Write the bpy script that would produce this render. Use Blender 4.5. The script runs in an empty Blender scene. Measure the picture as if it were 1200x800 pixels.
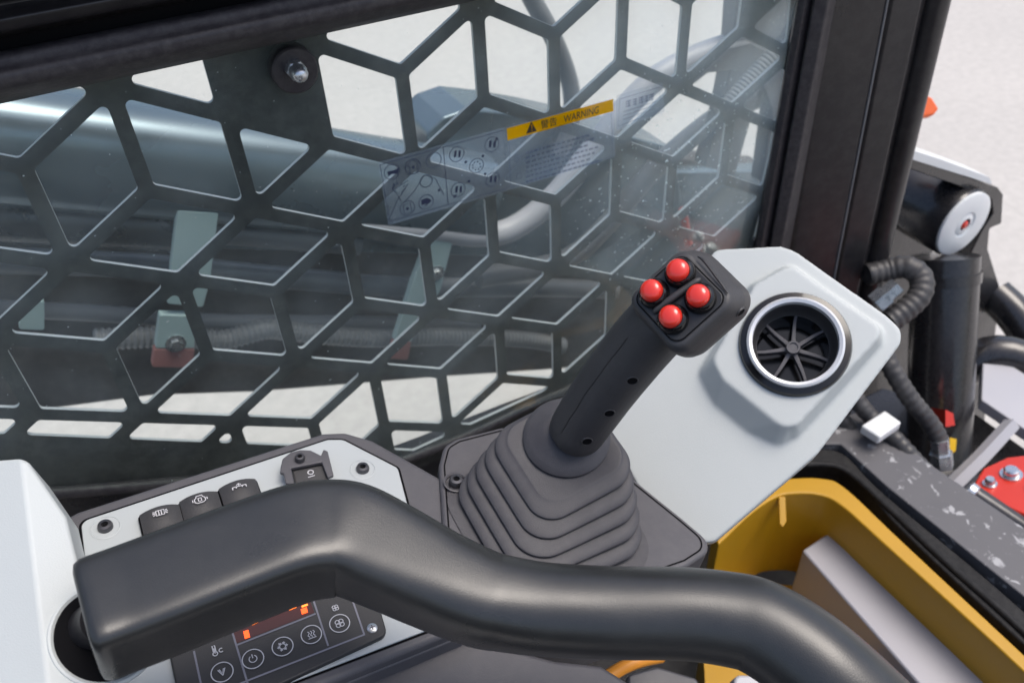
import bpy, bmesh, math, random
from mathutils import Vector, Matrix
random.seed(7)
rad = math.radians
sc = bpy.context.scene
COL = sc.collection

# ------------------------------------------------------------------ camera
# pose solved from the regular 60 degree lattice of the window guard
FPX = 975.0                       # focal length in pixels of a 1200 px wide frame
RIGHT = Vector((0.8816, -0.4700, -0.0428))
DOWN = Vector((-0.3313, -0.5518, -0.7654))
FWD = Vector((0.3361, 0.6889, -0.6422))
CAM = Vector((0, 0, 1.6))
cd = bpy.data.cameras.new('camera'); cam = bpy.data.objects.new('camera', cd); COL.objects.link(cam)
cd.sensor_width = 36; cd.lens = FPX / 1200 * 36; cd.clip_start = 0.02; cd.clip_end = 2000
m = Matrix((RIGHT, -DOWN, -FWD)).transposed().to_4x4(); m.translation = CAM
cam.matrix_world = m
cd.dof.use_dof = True; cd.dof.focus_distance = 0.52; cd.dof.aperture_fstop = 10
sc.camera = cam

# ------------------------------------------------------------------ light
SUN_EL, SUN_AZ = 70, 25           # azimuth of the sun's direction, degrees from +X towards -Y
w = bpy.data.worlds.new('World'); sc.world = w; w.use_nodes = True
nt = w.node_tree; bg = nt.nodes['Background']
sky = nt.nodes.new('ShaderNodeTexSky'); sky.sky_type = 'NISHITA'; sky.sun_disc = False
sky.sun_elevation = rad(SUN_EL); sky.sun_rotation = rad(90 + SUN_AZ)
sky.dust_density = 4.0; sky.ozone_density = 1.0; sky.air_density = 1.0
nt.links.new(sky.outputs[0], bg.inputs[0]); bg.inputs[1].default_value = 0.15
sd = bpy.data.lights.new('sun', 'SUN'); sun = bpy.data.objects.new('sun', sd); COL.objects.link(sun)
sd.energy = 1.3; sd.angle = rad(32); sd.color = (1, 0.96, 0.9)
sv = Vector((math.cos(rad(SUN_EL)) * math.cos(rad(SUN_AZ)), -math.cos(rad(SUN_EL)) * math.sin(rad(SUN_AZ)), math.sin(rad(SUN_EL))))
sun.rotation_euler = sv.to_track_quat('Z', 'Y').to_euler(); sun.location = (3, -2, 6)
sc.view_settings.view_transform = 'Standard'; sc.view_settings.look = 'None'
sc.view_settings.exposure = 0.48; sc.view_settings.gamma = 1

# ------------------------------------------------------------------ measuring helpers
def ray(x, y): return RIGHT * ((x - 600) / FPX) + DOWN * ((y - 400) / FPX) + FWD
def at(x, y, d): return CAM + ray(x, y) * d                    # d = depth along the view axis
def atY(x, y, Y): r = ray(x, y); return CAM + r * (Y / r.y)
def atZ(x, y, Z): r = ray(x, y); return CAM + r * ((Z - CAM.z) / r.z)

class Plane:
    def __init__(s, o, ax, ay):
        s.o = Vector(o); s.x = Vector(ax).normalized(); ay = Vector(ay); s.y = (ay - s.x * ay.dot(s.x)).normalized()
        s.n = s.x.cross(s.y)
        if s.n.dot(CAM - s.o) < 0: s.n = -s.n
    def px(s, x, y):
        r = ray(x, y); p = CAM + r * ((s.o - CAM).dot(s.n) / r.dot(s.n)) - s.o
        return (p.dot(s.x), p.dot(s.y))
    def w(s, a, b, h=0.0): return s.o + s.x * a + s.y * b + s.n * h
    def P(s, x, y, h=0.0): a, b = s.px(x, y); return s.w(a, b, h)
    def mat(s, x, y, h=0.0):      # frame at a pixel, z = normal
        m = Matrix((s.x, s.n.cross(s.x), s.n)).transposed().to_4x4(); m.translation = s.P(x, y, h); return m
    def lift(s, h): return Plane(s.o + s.n * h, s.x, s.y)
    def poly(s, pts): return [s.px(*p) for p in pts]

# ------------------------------------------------------------------ materials
def mat(name, col, rough=0.5, metal=0.0, grain=0.0, gscale=900, var=0.0, vscale=9, rvar=0.1, coat=0.0, spec=0.5, dust=0.0, dcol=(0.45, 0.43, 0.4)):
    M = bpy.data.materials.new(name); M.use_nodes = True; t = M.node_tree; n = t.nodes; L = t.links
    b = n['Principled BSDF']; b.inputs['Base Color'].default_value = (*col, 1)
    b.inputs['Roughness'].default_value = rough; b.inputs['Metallic'].default_value = metal
    b.inputs['Specular IOR Level'].default_value = spec
    if coat: b.inputs['Coat Weight'].default_value = coat; b.inputs['Coat Roughness'].default_value = 0.08
    tc = n.new('ShaderNodeTexCoord')
    nz = n.new('ShaderNodeTexNoise'); nz.inputs['Scale'].default_value = vscale; nz.inputs['Detail'].default_value = 6
    L.new(tc.outputs['Object'], nz.inputs['Vector'])
    mr = n.new('ShaderNodeMapRange'); mr.inputs[1].default_value = 0.3; mr.inputs[2].default_value = 0.7
    mr.inputs[3].default_value = max(0.03, rough - rvar); mr.inputs[4].default_value = min(1, rough + rvar)
    L.new(nz.outputs[0], mr.inputs[0]); L.new(mr.outputs[0], b.inputs['Roughness'])
    if var or dust:
        mx = n.new('ShaderNodeMix'); mx.data_type = 'RGBA'
        mx.inputs[6].default_value = (*[c * (1 - var) for c in col], 1); mx.inputs[7].default_value = (*[min(1, c * (1 + var)) for c in col], 1)
        L.new(nz.outputs[0], mx.inputs[0]); out = mx.outputs[2]
        if dust:
            n2 = n.new('ShaderNodeTexNoise'); n2.inputs['Scale'].default_value = vscale * 7; n2.inputs['Detail'].default_value = 9; n2.inputs['Roughness'].default_value = 0.7
            L.new(tc.outputs['Object'], n2.inputs['Vector'])
            m2 = n.new('ShaderNodeMapRange'); m2.inputs[1].default_value = 0.42; m2.inputs[2].default_value = 0.8; m2.inputs[4].default_value = dust
            L.new(n2.outputs[0], m2.inputs[0])
            mx2 = n.new('ShaderNodeMix'); mx2.data_type = 'RGBA'; mx2.inputs[7].default_value = (*dcol, 1)
            L.new(m2.outputs[0], mx2.inputs[0]); L.new(out, mx2.inputs[6]); out = mx2.outputs[2]
        L.new(out, b.inputs['Base Color'])
    if grain:
        g = n.new('ShaderNodeTexNoise'); g.inputs['Scale'].default_value = gscale; g.inputs['Detail'].default_value = 2
        L.new(tc.outputs['Object'], g.inputs['Vector'])
        bp = n.new('ShaderNodeBump'); bp.inputs['Strength'].default_value = grain; bp.inputs['Distance'].default_value = 0.0006
        L.new(g.outputs[0], bp.inputs['Height']); L.new(bp.outputs[0], b.inputs['Normal'])
    return M

M = {}
M['panel'] = mat('pale_grey_plastic', (0.485, 0.515, 0.510), 0.5, grain=0.22, gscale=1400, var=0.035, vscale=6, dust=0.05, dcol=(0.3, 0.31, 0.3))
M['plate'] = mat('pale_satin_plate', (0.41, 0.44, 0.45), 0.42, grain=0.12, gscale=1500, var=0.03, vscale=7)
M['tray'] = mat('dark_grey_plastic', (0.075, 0.073, 0.082), 0.5, grain=0.25, gscale=1200, var=0.08, dust=0.05)
M['abs'] = mat('black_textured_plastic', (0.042, 0.041, 0.043), 0.5, grain=0.4, gscale=1500, var=0.1, dust=0.06, dcol=(0.25, 0.25, 0.26))
M['absface'] = mat('black_button_panel_plastic', (0.026, 0.026, 0.028), 0.45, grain=0.25, gscale=1500)
M['rubber'] = mat('dark_grey_rubber', (0.055, 0.053, 0.060), 0.5, grain=0.35, gscale=1700, var=0.1, dust=0.08, dcol=(0.3, 0.3, 0.3))
M['foam'] = mat('black_vinyl_grip', (0.021, 0.022, 0.0225), 0.34, spec=0.65, grain=0.12, gscale=1500, var=0.10, vscale=14, rvar=0.10, dust=0.06, dcol=(0.13, 0.13, 0.13))
M['gloss'] = mat('gloss_black_plastic', (0.008, 0.008, 0.009), 0.12)
M['satinblack'] = mat('satin_black_paint', (0.012, 0.011, 0.013), 0.35, grain=0.15, gscale=600, var=0.2, dust=0.05)
M['seal'] = mat('black_rubber_seal', (0.024, 0.021, 0.025), 0.55, grain=0.3, gscale=500, var=0.2, vscale=20, dust=0.1)
M['darkseal'] = mat('matt_black_rubber', (0.010, 0.010, 0.011), 0.7, grain=0.3, gscale=500, var=0.2, vscale=20, dust=0.05, spec=0.3)
M['guard'] = mat('black_powder_coat', (0.02, 0.021, 0.02), 0.5, grain=0.3, gscale=900, var=0.2, dust=0.12)
M['skylit_edge'] = mat('skylit_edge_colour', (0.50, 0.50, 0.48), 0.45, var=0.15, vscale=60)
M['chrome'] = mat('silver_trim', (0.66, 0.67, 0.68), 0.33, metal=0.35)
M['zinc'] = mat('zinc_plated_steel', (0.62, 0.64, 0.66), 0.28, metal=0.9, var=0.1, vscale=90)
M['screw'] = mat('dark_screw_steel', (0.10, 0.10, 0.11), 0.35, metal=0.7)
M['dark'] = mat('recess_shade', (0.004, 0.004, 0.005), 0.8, spec=0.1)
M['red'] = mat('red_translucent_cap', (0.72, 0.035, 0.02), 0.22, coat=0.5, spec=0.6)
M['redpaint'] = mat('red_paint', (0.62, 0.035, 0.015), 0.35, var=0.1, coat=0.3)
M['orange'] = mat('orange_plastic', (0.75, 0.12, 0.02), 0.4)
M['yellow'] = mat('yellow_paint', (0.47, 0.250, 0.008), 0.40, var=0.1, dust=0.08, dcol=(0.2, 0.12, 0.04))
M['yelorange'] = mat('yellow_orange_rubber', (0.78, 0.30, 0.03), 0.45)
M['yelmark'] = mat('yellow_marking', (0.75, 0.45, 0.01), 0.4)
M['machine'] = mat('dark_blue_grey_paint', (0.16, 0.205, 0.235), 0.26, metal=0.6, var=0.15, vscale=4, dust=0.12, dcol=(0.16, 0.19, 0.2))
M['track'] = mat('dusty_track_rubber', (0.055, 0.046, 0.043), 0.7, grain=0.4, gscale=90, var=0.3, dust=0.3, dcol=(0.2, 0.18, 0.16))
M['armgrey'] = mat('grey_arm_paint', (0.16, 0.165, 0.175), 0.35, var=0.12, dust=0.1)
M['blackpaint'] = mat('gloss_black_paint', (0.022, 0.021, 0.023), 0.3, metal=0.2, coat=0.4, var=0.25, vscale=25, dust=0.14, dcol=(0.2, 0.19, 0.18))
M['teal'] = mat('pale_teal_primer', (0.34, 0.46, 0.46), 0.5, var=0.1, dust=0.15)
M['tealred'] = mat('reddish_primer', (0.30, 0.13, 0.12), 0.6, var=0.25)
M['steelgrey'] = mat('light_grey_paint', (0.42, 0.42, 0.45), 0.4, var=0.06, dust=0.1)
M['boxgrey'] = mat('grey_metal_box_paint', (0.36, 0.355, 0.385), 0.42, metal=0.15, grain=0.06, gscale=500, var=0.05)
M['white'] = mat('white_paint', (0.75, 0.77, 0.77), 0.35, var=0.05, dust=0.06)
M['icon'] = mat('pale_grey_print', (0.55, 0.55, 0.58), 0.5)
M['line'] = mat('grey_panel_line', (0.20, 0.20, 0.24), 0.5)
M['display'] = mat('dark_red_display_window', (0.075, 0.018, 0.014), 0.25)
M['label_line'] = mat('dark_blue_print', (0.02, 0.03, 0.07), 0.5)
M['label_black'] = mat('black_print', (0.02, 0.012, 0.008), 0.5)
M['hose'] = mat('black_hose_rubber', (0.035, 0.034, 0.036), 0.45, grain=0.3, gscale=400, var=0.2, dust=0.15)
M['spiral'] = mat('grey_spiral_guard', (0.22, 0.23, 0.24), 0.45, dust=0.1)
M['bluepaint'] = mat('blue_paint_mark', (0.03, 0.12, 0.5), 0.4)

def emis(name, col, s):
    m_ = bpy.data.materials.new(name); m_.use_nodes = True; b = m_.node_tree.nodes['Principled BSDF']
    b.inputs['Base Color'].default_value = (*col, 1); b.inputs['Emission Color'].default_value = (*col, 1); b.inputs['Emission Strength'].default_value = s
    return m_
M['led'] = emis('lit_orange_segment', (1.0, 0.10, 0.012), 1.1)
M['ledhot'] = emis('bright_amber_segment', (1.0, 0.22, 0.03), 1.8)

def film(name, col, alpha):
    m_ = bpy.data.materials.new(name); m_.use_nodes = True; t = m_.node_tree; n = t.nodes
    for k in list(n):
        if k.type != 'OUTPUT_MATERIAL': n.remove(k)
    tr = n.new('ShaderNodeBsdfTransparent'); mx = n.new('ShaderNodeMixShader'); pb = n.new('ShaderNodeMixShader'); pb.inputs[0].default_value = 0.6
    d1 = n.new('ShaderNodeBsdfDiffuse'); d1.inputs[0].default_value = (*col, 1); d2 = n.new('ShaderNodeBsdfTranslucent'); d2.inputs[0].default_value = (*col, 1)
    t.links.new(d1.outputs[0], pb.inputs[1]); t.links.new(d2.outputs[0], pb.inputs[2])
    nz = n.new('ShaderNodeTexNoise'); nz.inputs['Scale'].default_value = 40
    tc = n.new('ShaderNodeTexCoord'); t.links.new(tc.outputs['Object'], nz.inputs['Vector'])
    mr = n.new('ShaderNodeMapRange'); mr.inputs[3].default_value = alpha * 0.8; mr.inputs[4].default_value = alpha * 1.2
    t.links.new(nz.outputs[0], mr.inputs[0]); t.links.new(mr.outputs[0], mx.inputs[0])
    t.links.new(tr.outputs[0], mx.inputs[1]); t.links.new(pb.outputs[0], mx.inputs[2]); t.links.new(mx.outputs[0], n['Material Output'].inputs[0])
    return m_
M['film'] = film('clear_label_film', (0.66, 0.77, 0.88), 0.11)
M['label_orange'] = film('orange_label_print', (1.0, 0.50, 0.0), 0.97)
M['filmtext'] = film('faint_blue_print', (0.11, 0.16, 0.29), 0.5)

def glass():
    m_ = bpy.data.materials.new('dusty_window_glass'); m_.use_nodes = True; t = m_.node_tree; n = t.nodes; L = t.links
    for k in list(n):
        if k.type != 'OUTPUT_MATERIAL': n.remove(k)
    tr = n.new('ShaderNodeBsdfTransparent'); tr.inputs[0].default_value = (0.955, 0.985, 0.975, 1)
    gl = n.new('ShaderNodeBsdfGlossy'); gl.inputs['Roughness'].default_value = 0.03
    fr = n.new('ShaderNodeFresnel'); fr.inputs[0].default_value = 1.3
    m1 = n.new('ShaderNodeMixShader'); fm = n.new('ShaderNodeMath'); fm.operation = 'MULTIPLY'; fm.inputs[1].default_value = 0.10; L.new(fr.outputs[0], fm.inputs[0]); L.new(fm.outputs[0], m1.inputs[0]); L.new(tr.outputs[0], m1.inputs[1]); L.new(gl.outputs[0], m1.inputs[2])
    df = n.new('ShaderNodeBsdfDiffuse'); df.inputs[0].default_value = (0.36, 0.42, 0.41, 1)
    tl = n.new('ShaderNodeBsdfTranslucent'); tl.inputs[0].default_value = (0.88, 0.91, 0.88, 1)
    dd = n.new('ShaderNodeAddShader'); L.new(df.outputs[0], dd.inputs[0]); L.new(tl.outputs[0], dd.inputs[1])   # scatter shared by the dust and the painted reflection veil
    tc = n.new('ShaderNodeTexCoord')
    def noise(scale, det, lo, hi, a, b, rough=0.6):
        q = n.new('ShaderNodeTexNoise'); q.inputs['Scale'].default_value = scale; q.inputs['Detail'].default_value = det; q.inputs['Roughness'].default_value = rough
        L.new(tc.outputs['Object'], q.inputs['Vector'])
        r = n.new('ShaderNodeMapRange'); r.inputs[1].default_value = lo; r.inputs[2].default_value = hi; r.inputs[3].default_value = a; r.inputs[4].default_value = b
        L.new(q.outputs[0], r.inputs[0]); return r.outputs[0]
    def op(o, a, b):
        q = n.new('ShaderNodeMath'); q.operation = o
        for i, v in enumerate((a, b)):
            if isinstance(v, (int, float)): q.inputs[i].default_value = v
            else: L.new(v, q.inputs[i])
        return q.outputs[0]
    big = noise(5, 4, 0.36, 0.75, 0.014, 0.085)           # smeared film of dust, thickened to paint haze over the view
    fine = noise(260, 3, 0.62, 0.78, 0.0, 0.12, 0.7)     # specks
    drops = noise(230, 2, 0.735, 0.76, 0.0, 0.6)          # dried spots
    # pale patch painting a reflection veil into the pane's upper front corner
    sp = n.new('ShaderNodeVectorMath'); sp.operation = 'DISTANCE'; sp.inputs[1].default_value = VEIL_PATCH
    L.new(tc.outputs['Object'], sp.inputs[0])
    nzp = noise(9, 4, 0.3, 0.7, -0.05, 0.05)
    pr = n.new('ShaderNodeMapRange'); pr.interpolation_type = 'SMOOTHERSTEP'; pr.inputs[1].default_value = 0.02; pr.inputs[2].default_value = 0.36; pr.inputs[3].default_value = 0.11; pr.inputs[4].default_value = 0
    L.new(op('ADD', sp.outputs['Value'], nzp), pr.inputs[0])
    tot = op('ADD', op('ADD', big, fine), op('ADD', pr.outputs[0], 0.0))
    s2 = n.new('ShaderNodeVectorMath'); s2.operation = 'DISTANCE'; s2.inputs[1].default_value = SPOT_PATCH; L.new(tc.outputs['Object'], s2.inputs[0])
    r2 = n.new('ShaderNodeMapRange'); r2.inputs[1].default_value = 0.03; r2.inputs[2].default_value = 0.17; r2.inputs[3].default_value = 1; r2.inputs[4].default_value = 0; L.new(s2.outputs['Value'], r2.inputs[0])
    drops = op('MAXIMUM', drops, op('MULTIPLY', noise(190, 1, 0.70, 0.73, 0.0, 0.9), r2.outputs[0]))    # splashes by the front edge
    tot = op('MINIMUM', op('MAXIMUM', tot, op('MULTIPLY', drops, 0.9)), 0.9)
    m2 = n.new('ShaderNodeMixShader'); L.new(tot, m2.inputs[0]); L.new(m1.outputs[0], m2.inputs[1]); L.new(dd.outputs[0], m2.inputs[2])
    L.new(m2.outputs[0], n['Material Output'].inputs[0])
    return m_

def concrete():
    m_ = mat('pale_concrete', (0.51, 0.485, 0.45), 0.85, var=0.10, vscale=1.3)
    t = m_.node_tree; n = t.nodes; L = t.links; b = n['Principled BSDF']
    tc = n.new('ShaderNodeTexCoord'); nz = n.new('ShaderNodeTexNoise'); nz.inputs['Scale'].default_value = 28; nz.inputs['Detail'].default_value = 8; nz.inputs['Roughness'].default_value = 0.7
    L.new(tc.outputs['Object'], nz.inputs['Vector'])
    src = b.inputs['Base Color'].links[0].from_socket
    cr = n.new('ShaderNodeMapRange'); cr.inputs[1].default_value = 0.3; cr.inputs[2].default_value = 0.7; cr.inputs[3].default_value = 0.86; cr.inputs[4].default_value = 1.07
    L.new(nz.outputs[0], cr.inputs[0])
    mx = n.new('ShaderNodeMix'); mx.data_type = 'RGBA'; mx.blend_type = 'MULTIPLY'; mx.inputs[0].default_value = 1
    L.new(src, mx.inputs[6]); L.new(cr.outputs[0], mx.inputs[7]); L.new(mx.outputs[2], b.inputs['Base Color'])
    return m_
M['ground'] = concrete()

def scuffed():
    m_ = mat('scuffed_grey_paint', (0.10, 0.098, 0.105), 0.5, var=0.15, vscale=30, grain=0.2, gscale=200)
    t = m_.node_tree; n = t.nodes; L = t.links; b = n['Principled BSDF']
    tc = n.new('ShaderNodeTexCoord'); nz = n.new('ShaderNodeTexNoise'); nz.inputs['Scale'].default_value = 70; nz.inputs['Detail'].default_value = 6; nz.inputs['Roughness'].default_value = 0.58; nz.inputs['Distortion'].default_value = 0.5
    L.new(tc.outputs['Object'], nz.inputs['Vector'])
    mr = n.new('ShaderNodeMapRange'); mr.inputs[1].default_value = 0.59; mr.inputs[2].default_value = 0.66
    L.new(nz.outputs[0], mr.inputs[0])
    src = b.inputs['Base Color'].links[0].from_socket
    mx = n.new('ShaderNodeMix'); mx.data_type = 'RGBA'; mx.inputs[7].default_value = (0.36, 0.36, 0.37, 1)
    L.new(mr.outputs[0], mx.inputs[0]); L.new(src, mx.inputs[6]); L.new(mx.outputs[2], b.inputs['Base Color'])
    return m_
M['scuffed'] = scuffed()

# ------------------------------------------------------------------ object helpers
def thing(name, label, cat, loc, group=None):
    o = bpy.data.objects.new(name, None); COL.objects.link(o); o.location = loc; o.empty_display_size = 0.02
    o['label'] = label; o['category'] = cat
    if group: o['group'] = group
    return o
def tag(o, label, cat, group=None):
    o['label'] = label; o['category'] = cat
    if group: o['group'] = group
    return o
def origin(p):
    v = Vector((0, 0, 0))
    while p is not None: v += p.location; p = p.parent
    return v
class MB:
    def __init__(s): s.v = []; s.f = []
    def add(s, vs, fs):
        k = len(s.v); s.v += [Vector(v) for v in vs]; s.f += [tuple(i + k for i in f) for f in fs]; return s
    def prism(s, pl, pts, h0, h1, pts1=None):
        n = len(pts); pts1 = pts1 or pts
        area = sum(pts[i][0] * pts[(i + 1) % n][1] - pts[(i + 1) % n][0] * pts[i][1] for i in range(n))
        vs = [pl.w(a, b, h0) for a, b in pts] + [pl.w(a, b, h1) for a, b in pts1]
        fs = [tuple(range(n)), tuple(range(2 * n - 1, n - 1, -1))] + [(i, n + i, n + (i + 1) % n, (i + 1) % n) for i in range(n)]
        return s.add(vs, fs)
    def holed(s, pl, pts, c, r, h0, h1, pts1=None, seg=64):    # prism with a round hole through it
        n = len(pts); pts1 = pts1 or pts
        for P_, h in ((pts1, h1), (pts, h0)):
            bmh = bmesh.new(); o_ = [bmh.verts.new((a, b_, 0)) for a, b_ in P_]; i_ = [bmh.verts.new((c[0] + r * math.cos(2 * math.pi * k / seg), c[1] + r * math.sin(2 * math.pi * k / seg), 0)) for k in range(seg)]
            ed = [bmh.edges.new((o_[k], o_[(k + 1) % n])) for k in range(n)] + [bmh.edges.new((i_[k], i_[(k + 1) % seg])) for k in range(seg)]
            bmesh.ops.triangle_fill(bmh, use_beauty=True, use_dissolve=False, edges=ed)
            bmh.verts.index_update(); s.add([pl.w(v.co.x, v.co.y, h) for v in bmh.verts], [tuple(v.index for v in f.verts) for f in bmh.faces]); bmh.free()
        for A, B in ((pts, pts1), (circ(*c, r, seg), circ(*c, r, seg))):
            k_ = len(A); s.add([pl.w(a, b_, h0) for a, b_ in A] + [pl.w(a, b_, h1) for a, b_ in B], [(i, k_ + i, k_ + (i + 1) % k_, (i + 1) % k_) for i in range(k_)])
        return s
    def sheet(s, pl, pts, h): return s.add([pl.w(a, b, h) for a, b in pts], [tuple(range(len(pts)))])
    def tube(s, pts, r, seg=20, cap=True, expo=2.0, ratio=1.0, up=None, steps=8, smooth=True, endround=0):
        pts = [Vector(p) for p in pts]; n0 = len(pts)
        def val(x, i): return x[i] if isinstance(x, (list, tuple)) else x
        rs = [val(r, i) for i in range(n0)]; es = [val(expo, i) for i in range(n0)]; qs = [val(ratio, i) for i in range(n0)]
        if smooth and n0 > 2:
            P, RR, EE, QQ = [], [], [], []
            for i in range(n0 - 1):
                a, b, c, d = pts[max(i - 1, 0)], pts[i], pts[i + 1], pts[min(i + 2, n0 - 1)]
                for k in range(steps):
                    t = k / steps; t2 = t * t; t3 = t2 * t
                    P.append(0.5 * ((2 * b) + (c - a) * t + (2 * a - 5 * b + 4 * c - d) * t2 + (3 * b - a - 3 * c + d) * t3))
                    RR.append(rs[i] + (rs[i + 1] - rs[i]) * t); EE.append(es[i] + (es[i + 1] - es[i]) * t); QQ.append(qs[i] + (qs[i + 1] - qs[i]) * t)
            P.append(pts[-1]); RR.append(rs[-1]); EE.append(es[-1]); QQ.append(qs[-1])
        else: P, RR, EE, QQ = pts, rs, es, qs
        if endround:
            T0 = (P[1] - P[0]).normalized(); e_ = endround; r0 = RR[0]
            P = [P[0] + T0 * d_ for d_ in (0, e_ * .3, e_)] + [p for p in P if (p - P[0]).dot(T0) > e_ * 1.5]; k_ = len(P) - (len(RR))
            cut_ = len(RR) - (len(P) - 3)
            RR = [r0 - e_ * .95, r0 - e_ * .28, r0] + RR[cut_:]; EE = [EE[0]] * 3 + EE[cut_:]; QQ = [QQ[0]] * 3 + QQ[cut_:]
        n = len(P); rings = []; prev = None
        for i in range(n):
            T = (P[min(i + 1, n - 1)] - P[max(i - 1, 0)]).normalized()
            if up is not None: u = Vector(up)
            elif prev is not None: u = prev
            else: u = Vector((0, 0, 1)) if abs(T.z) < 0.9 else Vector((1, 0, 0))
            u = (u - T * u.dot(T)).normalized(); prev = u; v = T.cross(u)
            ring = []
            for k in range(seg):
                a = 2 * math.pi * k / seg; c, si = math.cos(a), math.sin(a); e = 2.0 / EE[i]
                cx = math.copysign(abs(c) ** e, c); sx = math.copysign(abs(si) ** e, si)
                ring.append(P[i] + v * (cx * RR[i] * QQ[i]) + u * (sx * RR[i]))
            rings.append(ring)
        vs = [q for g in rings for q in g]; fs = []
        for i in range(n - 1):
            for k in range(seg):
                a = i * seg + k; b = i * seg + (k + 1) % seg
                fs.append((a, b, b + seg, a + seg))
        if cap: fs.append(tuple(range(seg - 1, -1, -1))); fs.append(tuple((n - 1) * seg + k for k in range(seg)))
        return s.add(vs, fs)
    def lathe(s, mt, prof, seg=48, a0=0, a1=None):
        full = a1 is None; n = len(prof); vs = []; fs = []
        cnt = seg if full else seg + 1
        for k in range(cnt):
            a = a0 + (2 * math.pi if full else a1 - a0) * k / seg
            for r, h in prof: vs.append(mt @ Vector((r * math.cos(a), r * math.sin(a), h)))
        for k in range(seg):
            k2 = (k + 1) % seg if full else k + 1
            for i in range(n - 1): fs.append((k * n + i, k2 * n + i, k2 * n + i + 1, k * n + i + 1))
        return s.add(vs, fs)
    def box(s, mt, x, y, z, z0=0):
        vs = [mt @ Vector((a * x / 2, b * y / 2, z0 + c * z)) for a in (-1, 1) for b in (-1, 1) for c in (0, 1)]
        return s.add(vs, [(0, 1, 3, 2), (4, 6, 7, 5), (0, 4, 5, 1), (2, 3, 7, 6), (0, 2, 6, 4), (1, 5, 7, 3)])
    def strip(s, pl, pts, wd, h, h2=None, closed=False):   # flat (or low) ribbon along 2D points
        n = len(pts); L = []; Rr = []
        for i in range(n):
            a = pts[(i - 1) % n] if (closed or i) else pts[i]; b = pts[(i + 1) % n] if (closed or i < n - 1) else pts[i]
            dx, dy = b[0] - a[0], b[1] - a[1]; q = math.hypot(dx, dy) or 1; nx, ny = -dy / q * wd / 2, dx / q * wd / 2
            L.append((pts[i][0] + nx, pts[i][1] + ny)); Rr.append((pts[i][0] - nx, pts[i][1] - ny))
        vs = [pl.w(*p, h) for p in L] + [pl.w(*p, h) for p in Rr]
        fs = [(i, (i + 1) % n, n + (i + 1) % n, n + i) for i in range(n if closed else n - 1)]
        return s.add(vs, fs)
    def build(s, name, mt, parent=None, bevel=0, seg=3, smooth=35, extra=None, loc=None):
        me = bpy.data.meshes.new(name); off = origin(parent)
        if parent is None:
            off = Vector(loc) if loc is not None else sum(s.v, Vector()) / len(s.v)
        me.from_pydata([v - off for v in s.v], [], s.f)
        b = bmesh.new(); b.from_mesh(me); bmesh.ops.remove_doubles(b, verts=b.verts, dist=1e-6); bmesh.ops.recalc_face_normals(b, faces=b.faces); b.to_mesh(me); b.free()
        o = bpy.data.objects.new(name, me); COL.objects.link(o); me.materials.append(mt)
        if parent is None: o.location = off
        else: o.parent = parent
        if smooth:
            for p in me.polygons: p.use_smooth = True
            me.set_sharp_from_angle(angle=rad(smooth))
        if bevel:
            q = o.modifiers.new('bevel', 'BEVEL'); q.width = bevel; q.segments = seg; q.limit_method = 'ANGLE'; q.angle_limit = rad(30); q.harden_normals = False
            for p in me.polygons: p.use_smooth = True
            me.set_sharp_from_angle(angle=rad(180))
            wn = o.modifiers.new('wn', 'WEIGHTED_NORMAL'); wn.keep_sharp = False
        return o

def rnd(pts, r, seg=6):            # round the corners of a 2D polygon; r single or per vertex
    n = len(pts); out = []
    for i in range(n):
        p = Vector(pts[i]); a = Vector(pts[i - 1]); b = Vector(pts[(i + 1) % n]); rr = r[i] if isinstance(r, (list, tuple)) else r
        da, db = (a - p), (b - p)
        if rr <= 0 or da.length < 1e-9 or db.length < 1e-9: out.append(tuple(p)); continue
        la, lb = da.length, db.length; da.normalize(); db.normalize()
        ang = da.angle(db, math.pi)
        if ang > math.pi - 0.02: out.append(tuple(p)); continue
        t = min(rr / math.tan(ang / 2), la * 0.48, lb * 0.48); r2 = t * math.tan(ang / 2)
        c = p + (da + db).normalized() * (r2 / math.sin(ang / 2))
        s0 = p + da * t - c; s1 = p + db * t - c
        a0 = math.atan2(s0.y, s0.x); d = math.atan2(s1.y, s1.x) - a0
        while d > math.pi: d -= 2 * math.pi
        while d < -math.pi: d += 2 * math.pi
        for k in range(seg + 1): out.append((c.x + r2 * math.cos(a0 + d * k / seg), c.y + r2 * math.sin(a0 + d * k / seg)))
    return out
def spl(pts, k=6):                 # smooth curve through 2D points
    out = []; n = len(pts)
    for i in range(n - 1):
        a, b, c, d = [Vector(pts[j]) for j in (max(i - 1, 0), i, i + 1, min(i + 2, n - 1))]
        for q in range(k):
            t = q / k; v = 0.5 * ((2 * b) + (c - a) * t + (2 * a - 5 * b + 4 * c - d) * t * t + (3 * b - a - 3 * c + d) * t ** 3); out.append(tuple(v))
    return out + [tuple(pts[-1])]
def inset(pts, d):
    n = len(pts); area = sum(pts[i][0] * pts[(i + 1) % n][1] - pts[(i + 1) % n][0] * pts[i][1] for i in range(n)); sg = 1 if area > 0 else -1
    out = []
    for i in range(n):
        p0, p1, p2 = Vector(pts[i - 1]), Vector(pts[i]), Vector(pts[(i + 1) % n])
        e0 = (p1 - p0).normalized(); e1 = (p2 - p1).normalized()
        n0 = Vector((-e0.y, e0.x)) * sg; n1 = Vector((-e1.y, e1.x)) * sg
        bis = (n0 + n1); q = bis.length
        if q < 1e-6: out.append(tuple(p1 + n0 * d)); continue
        bis /= q; out.append(tuple(p1 + bis * (d / max(0.3, bis.dot(n0)))))
    return out
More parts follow.
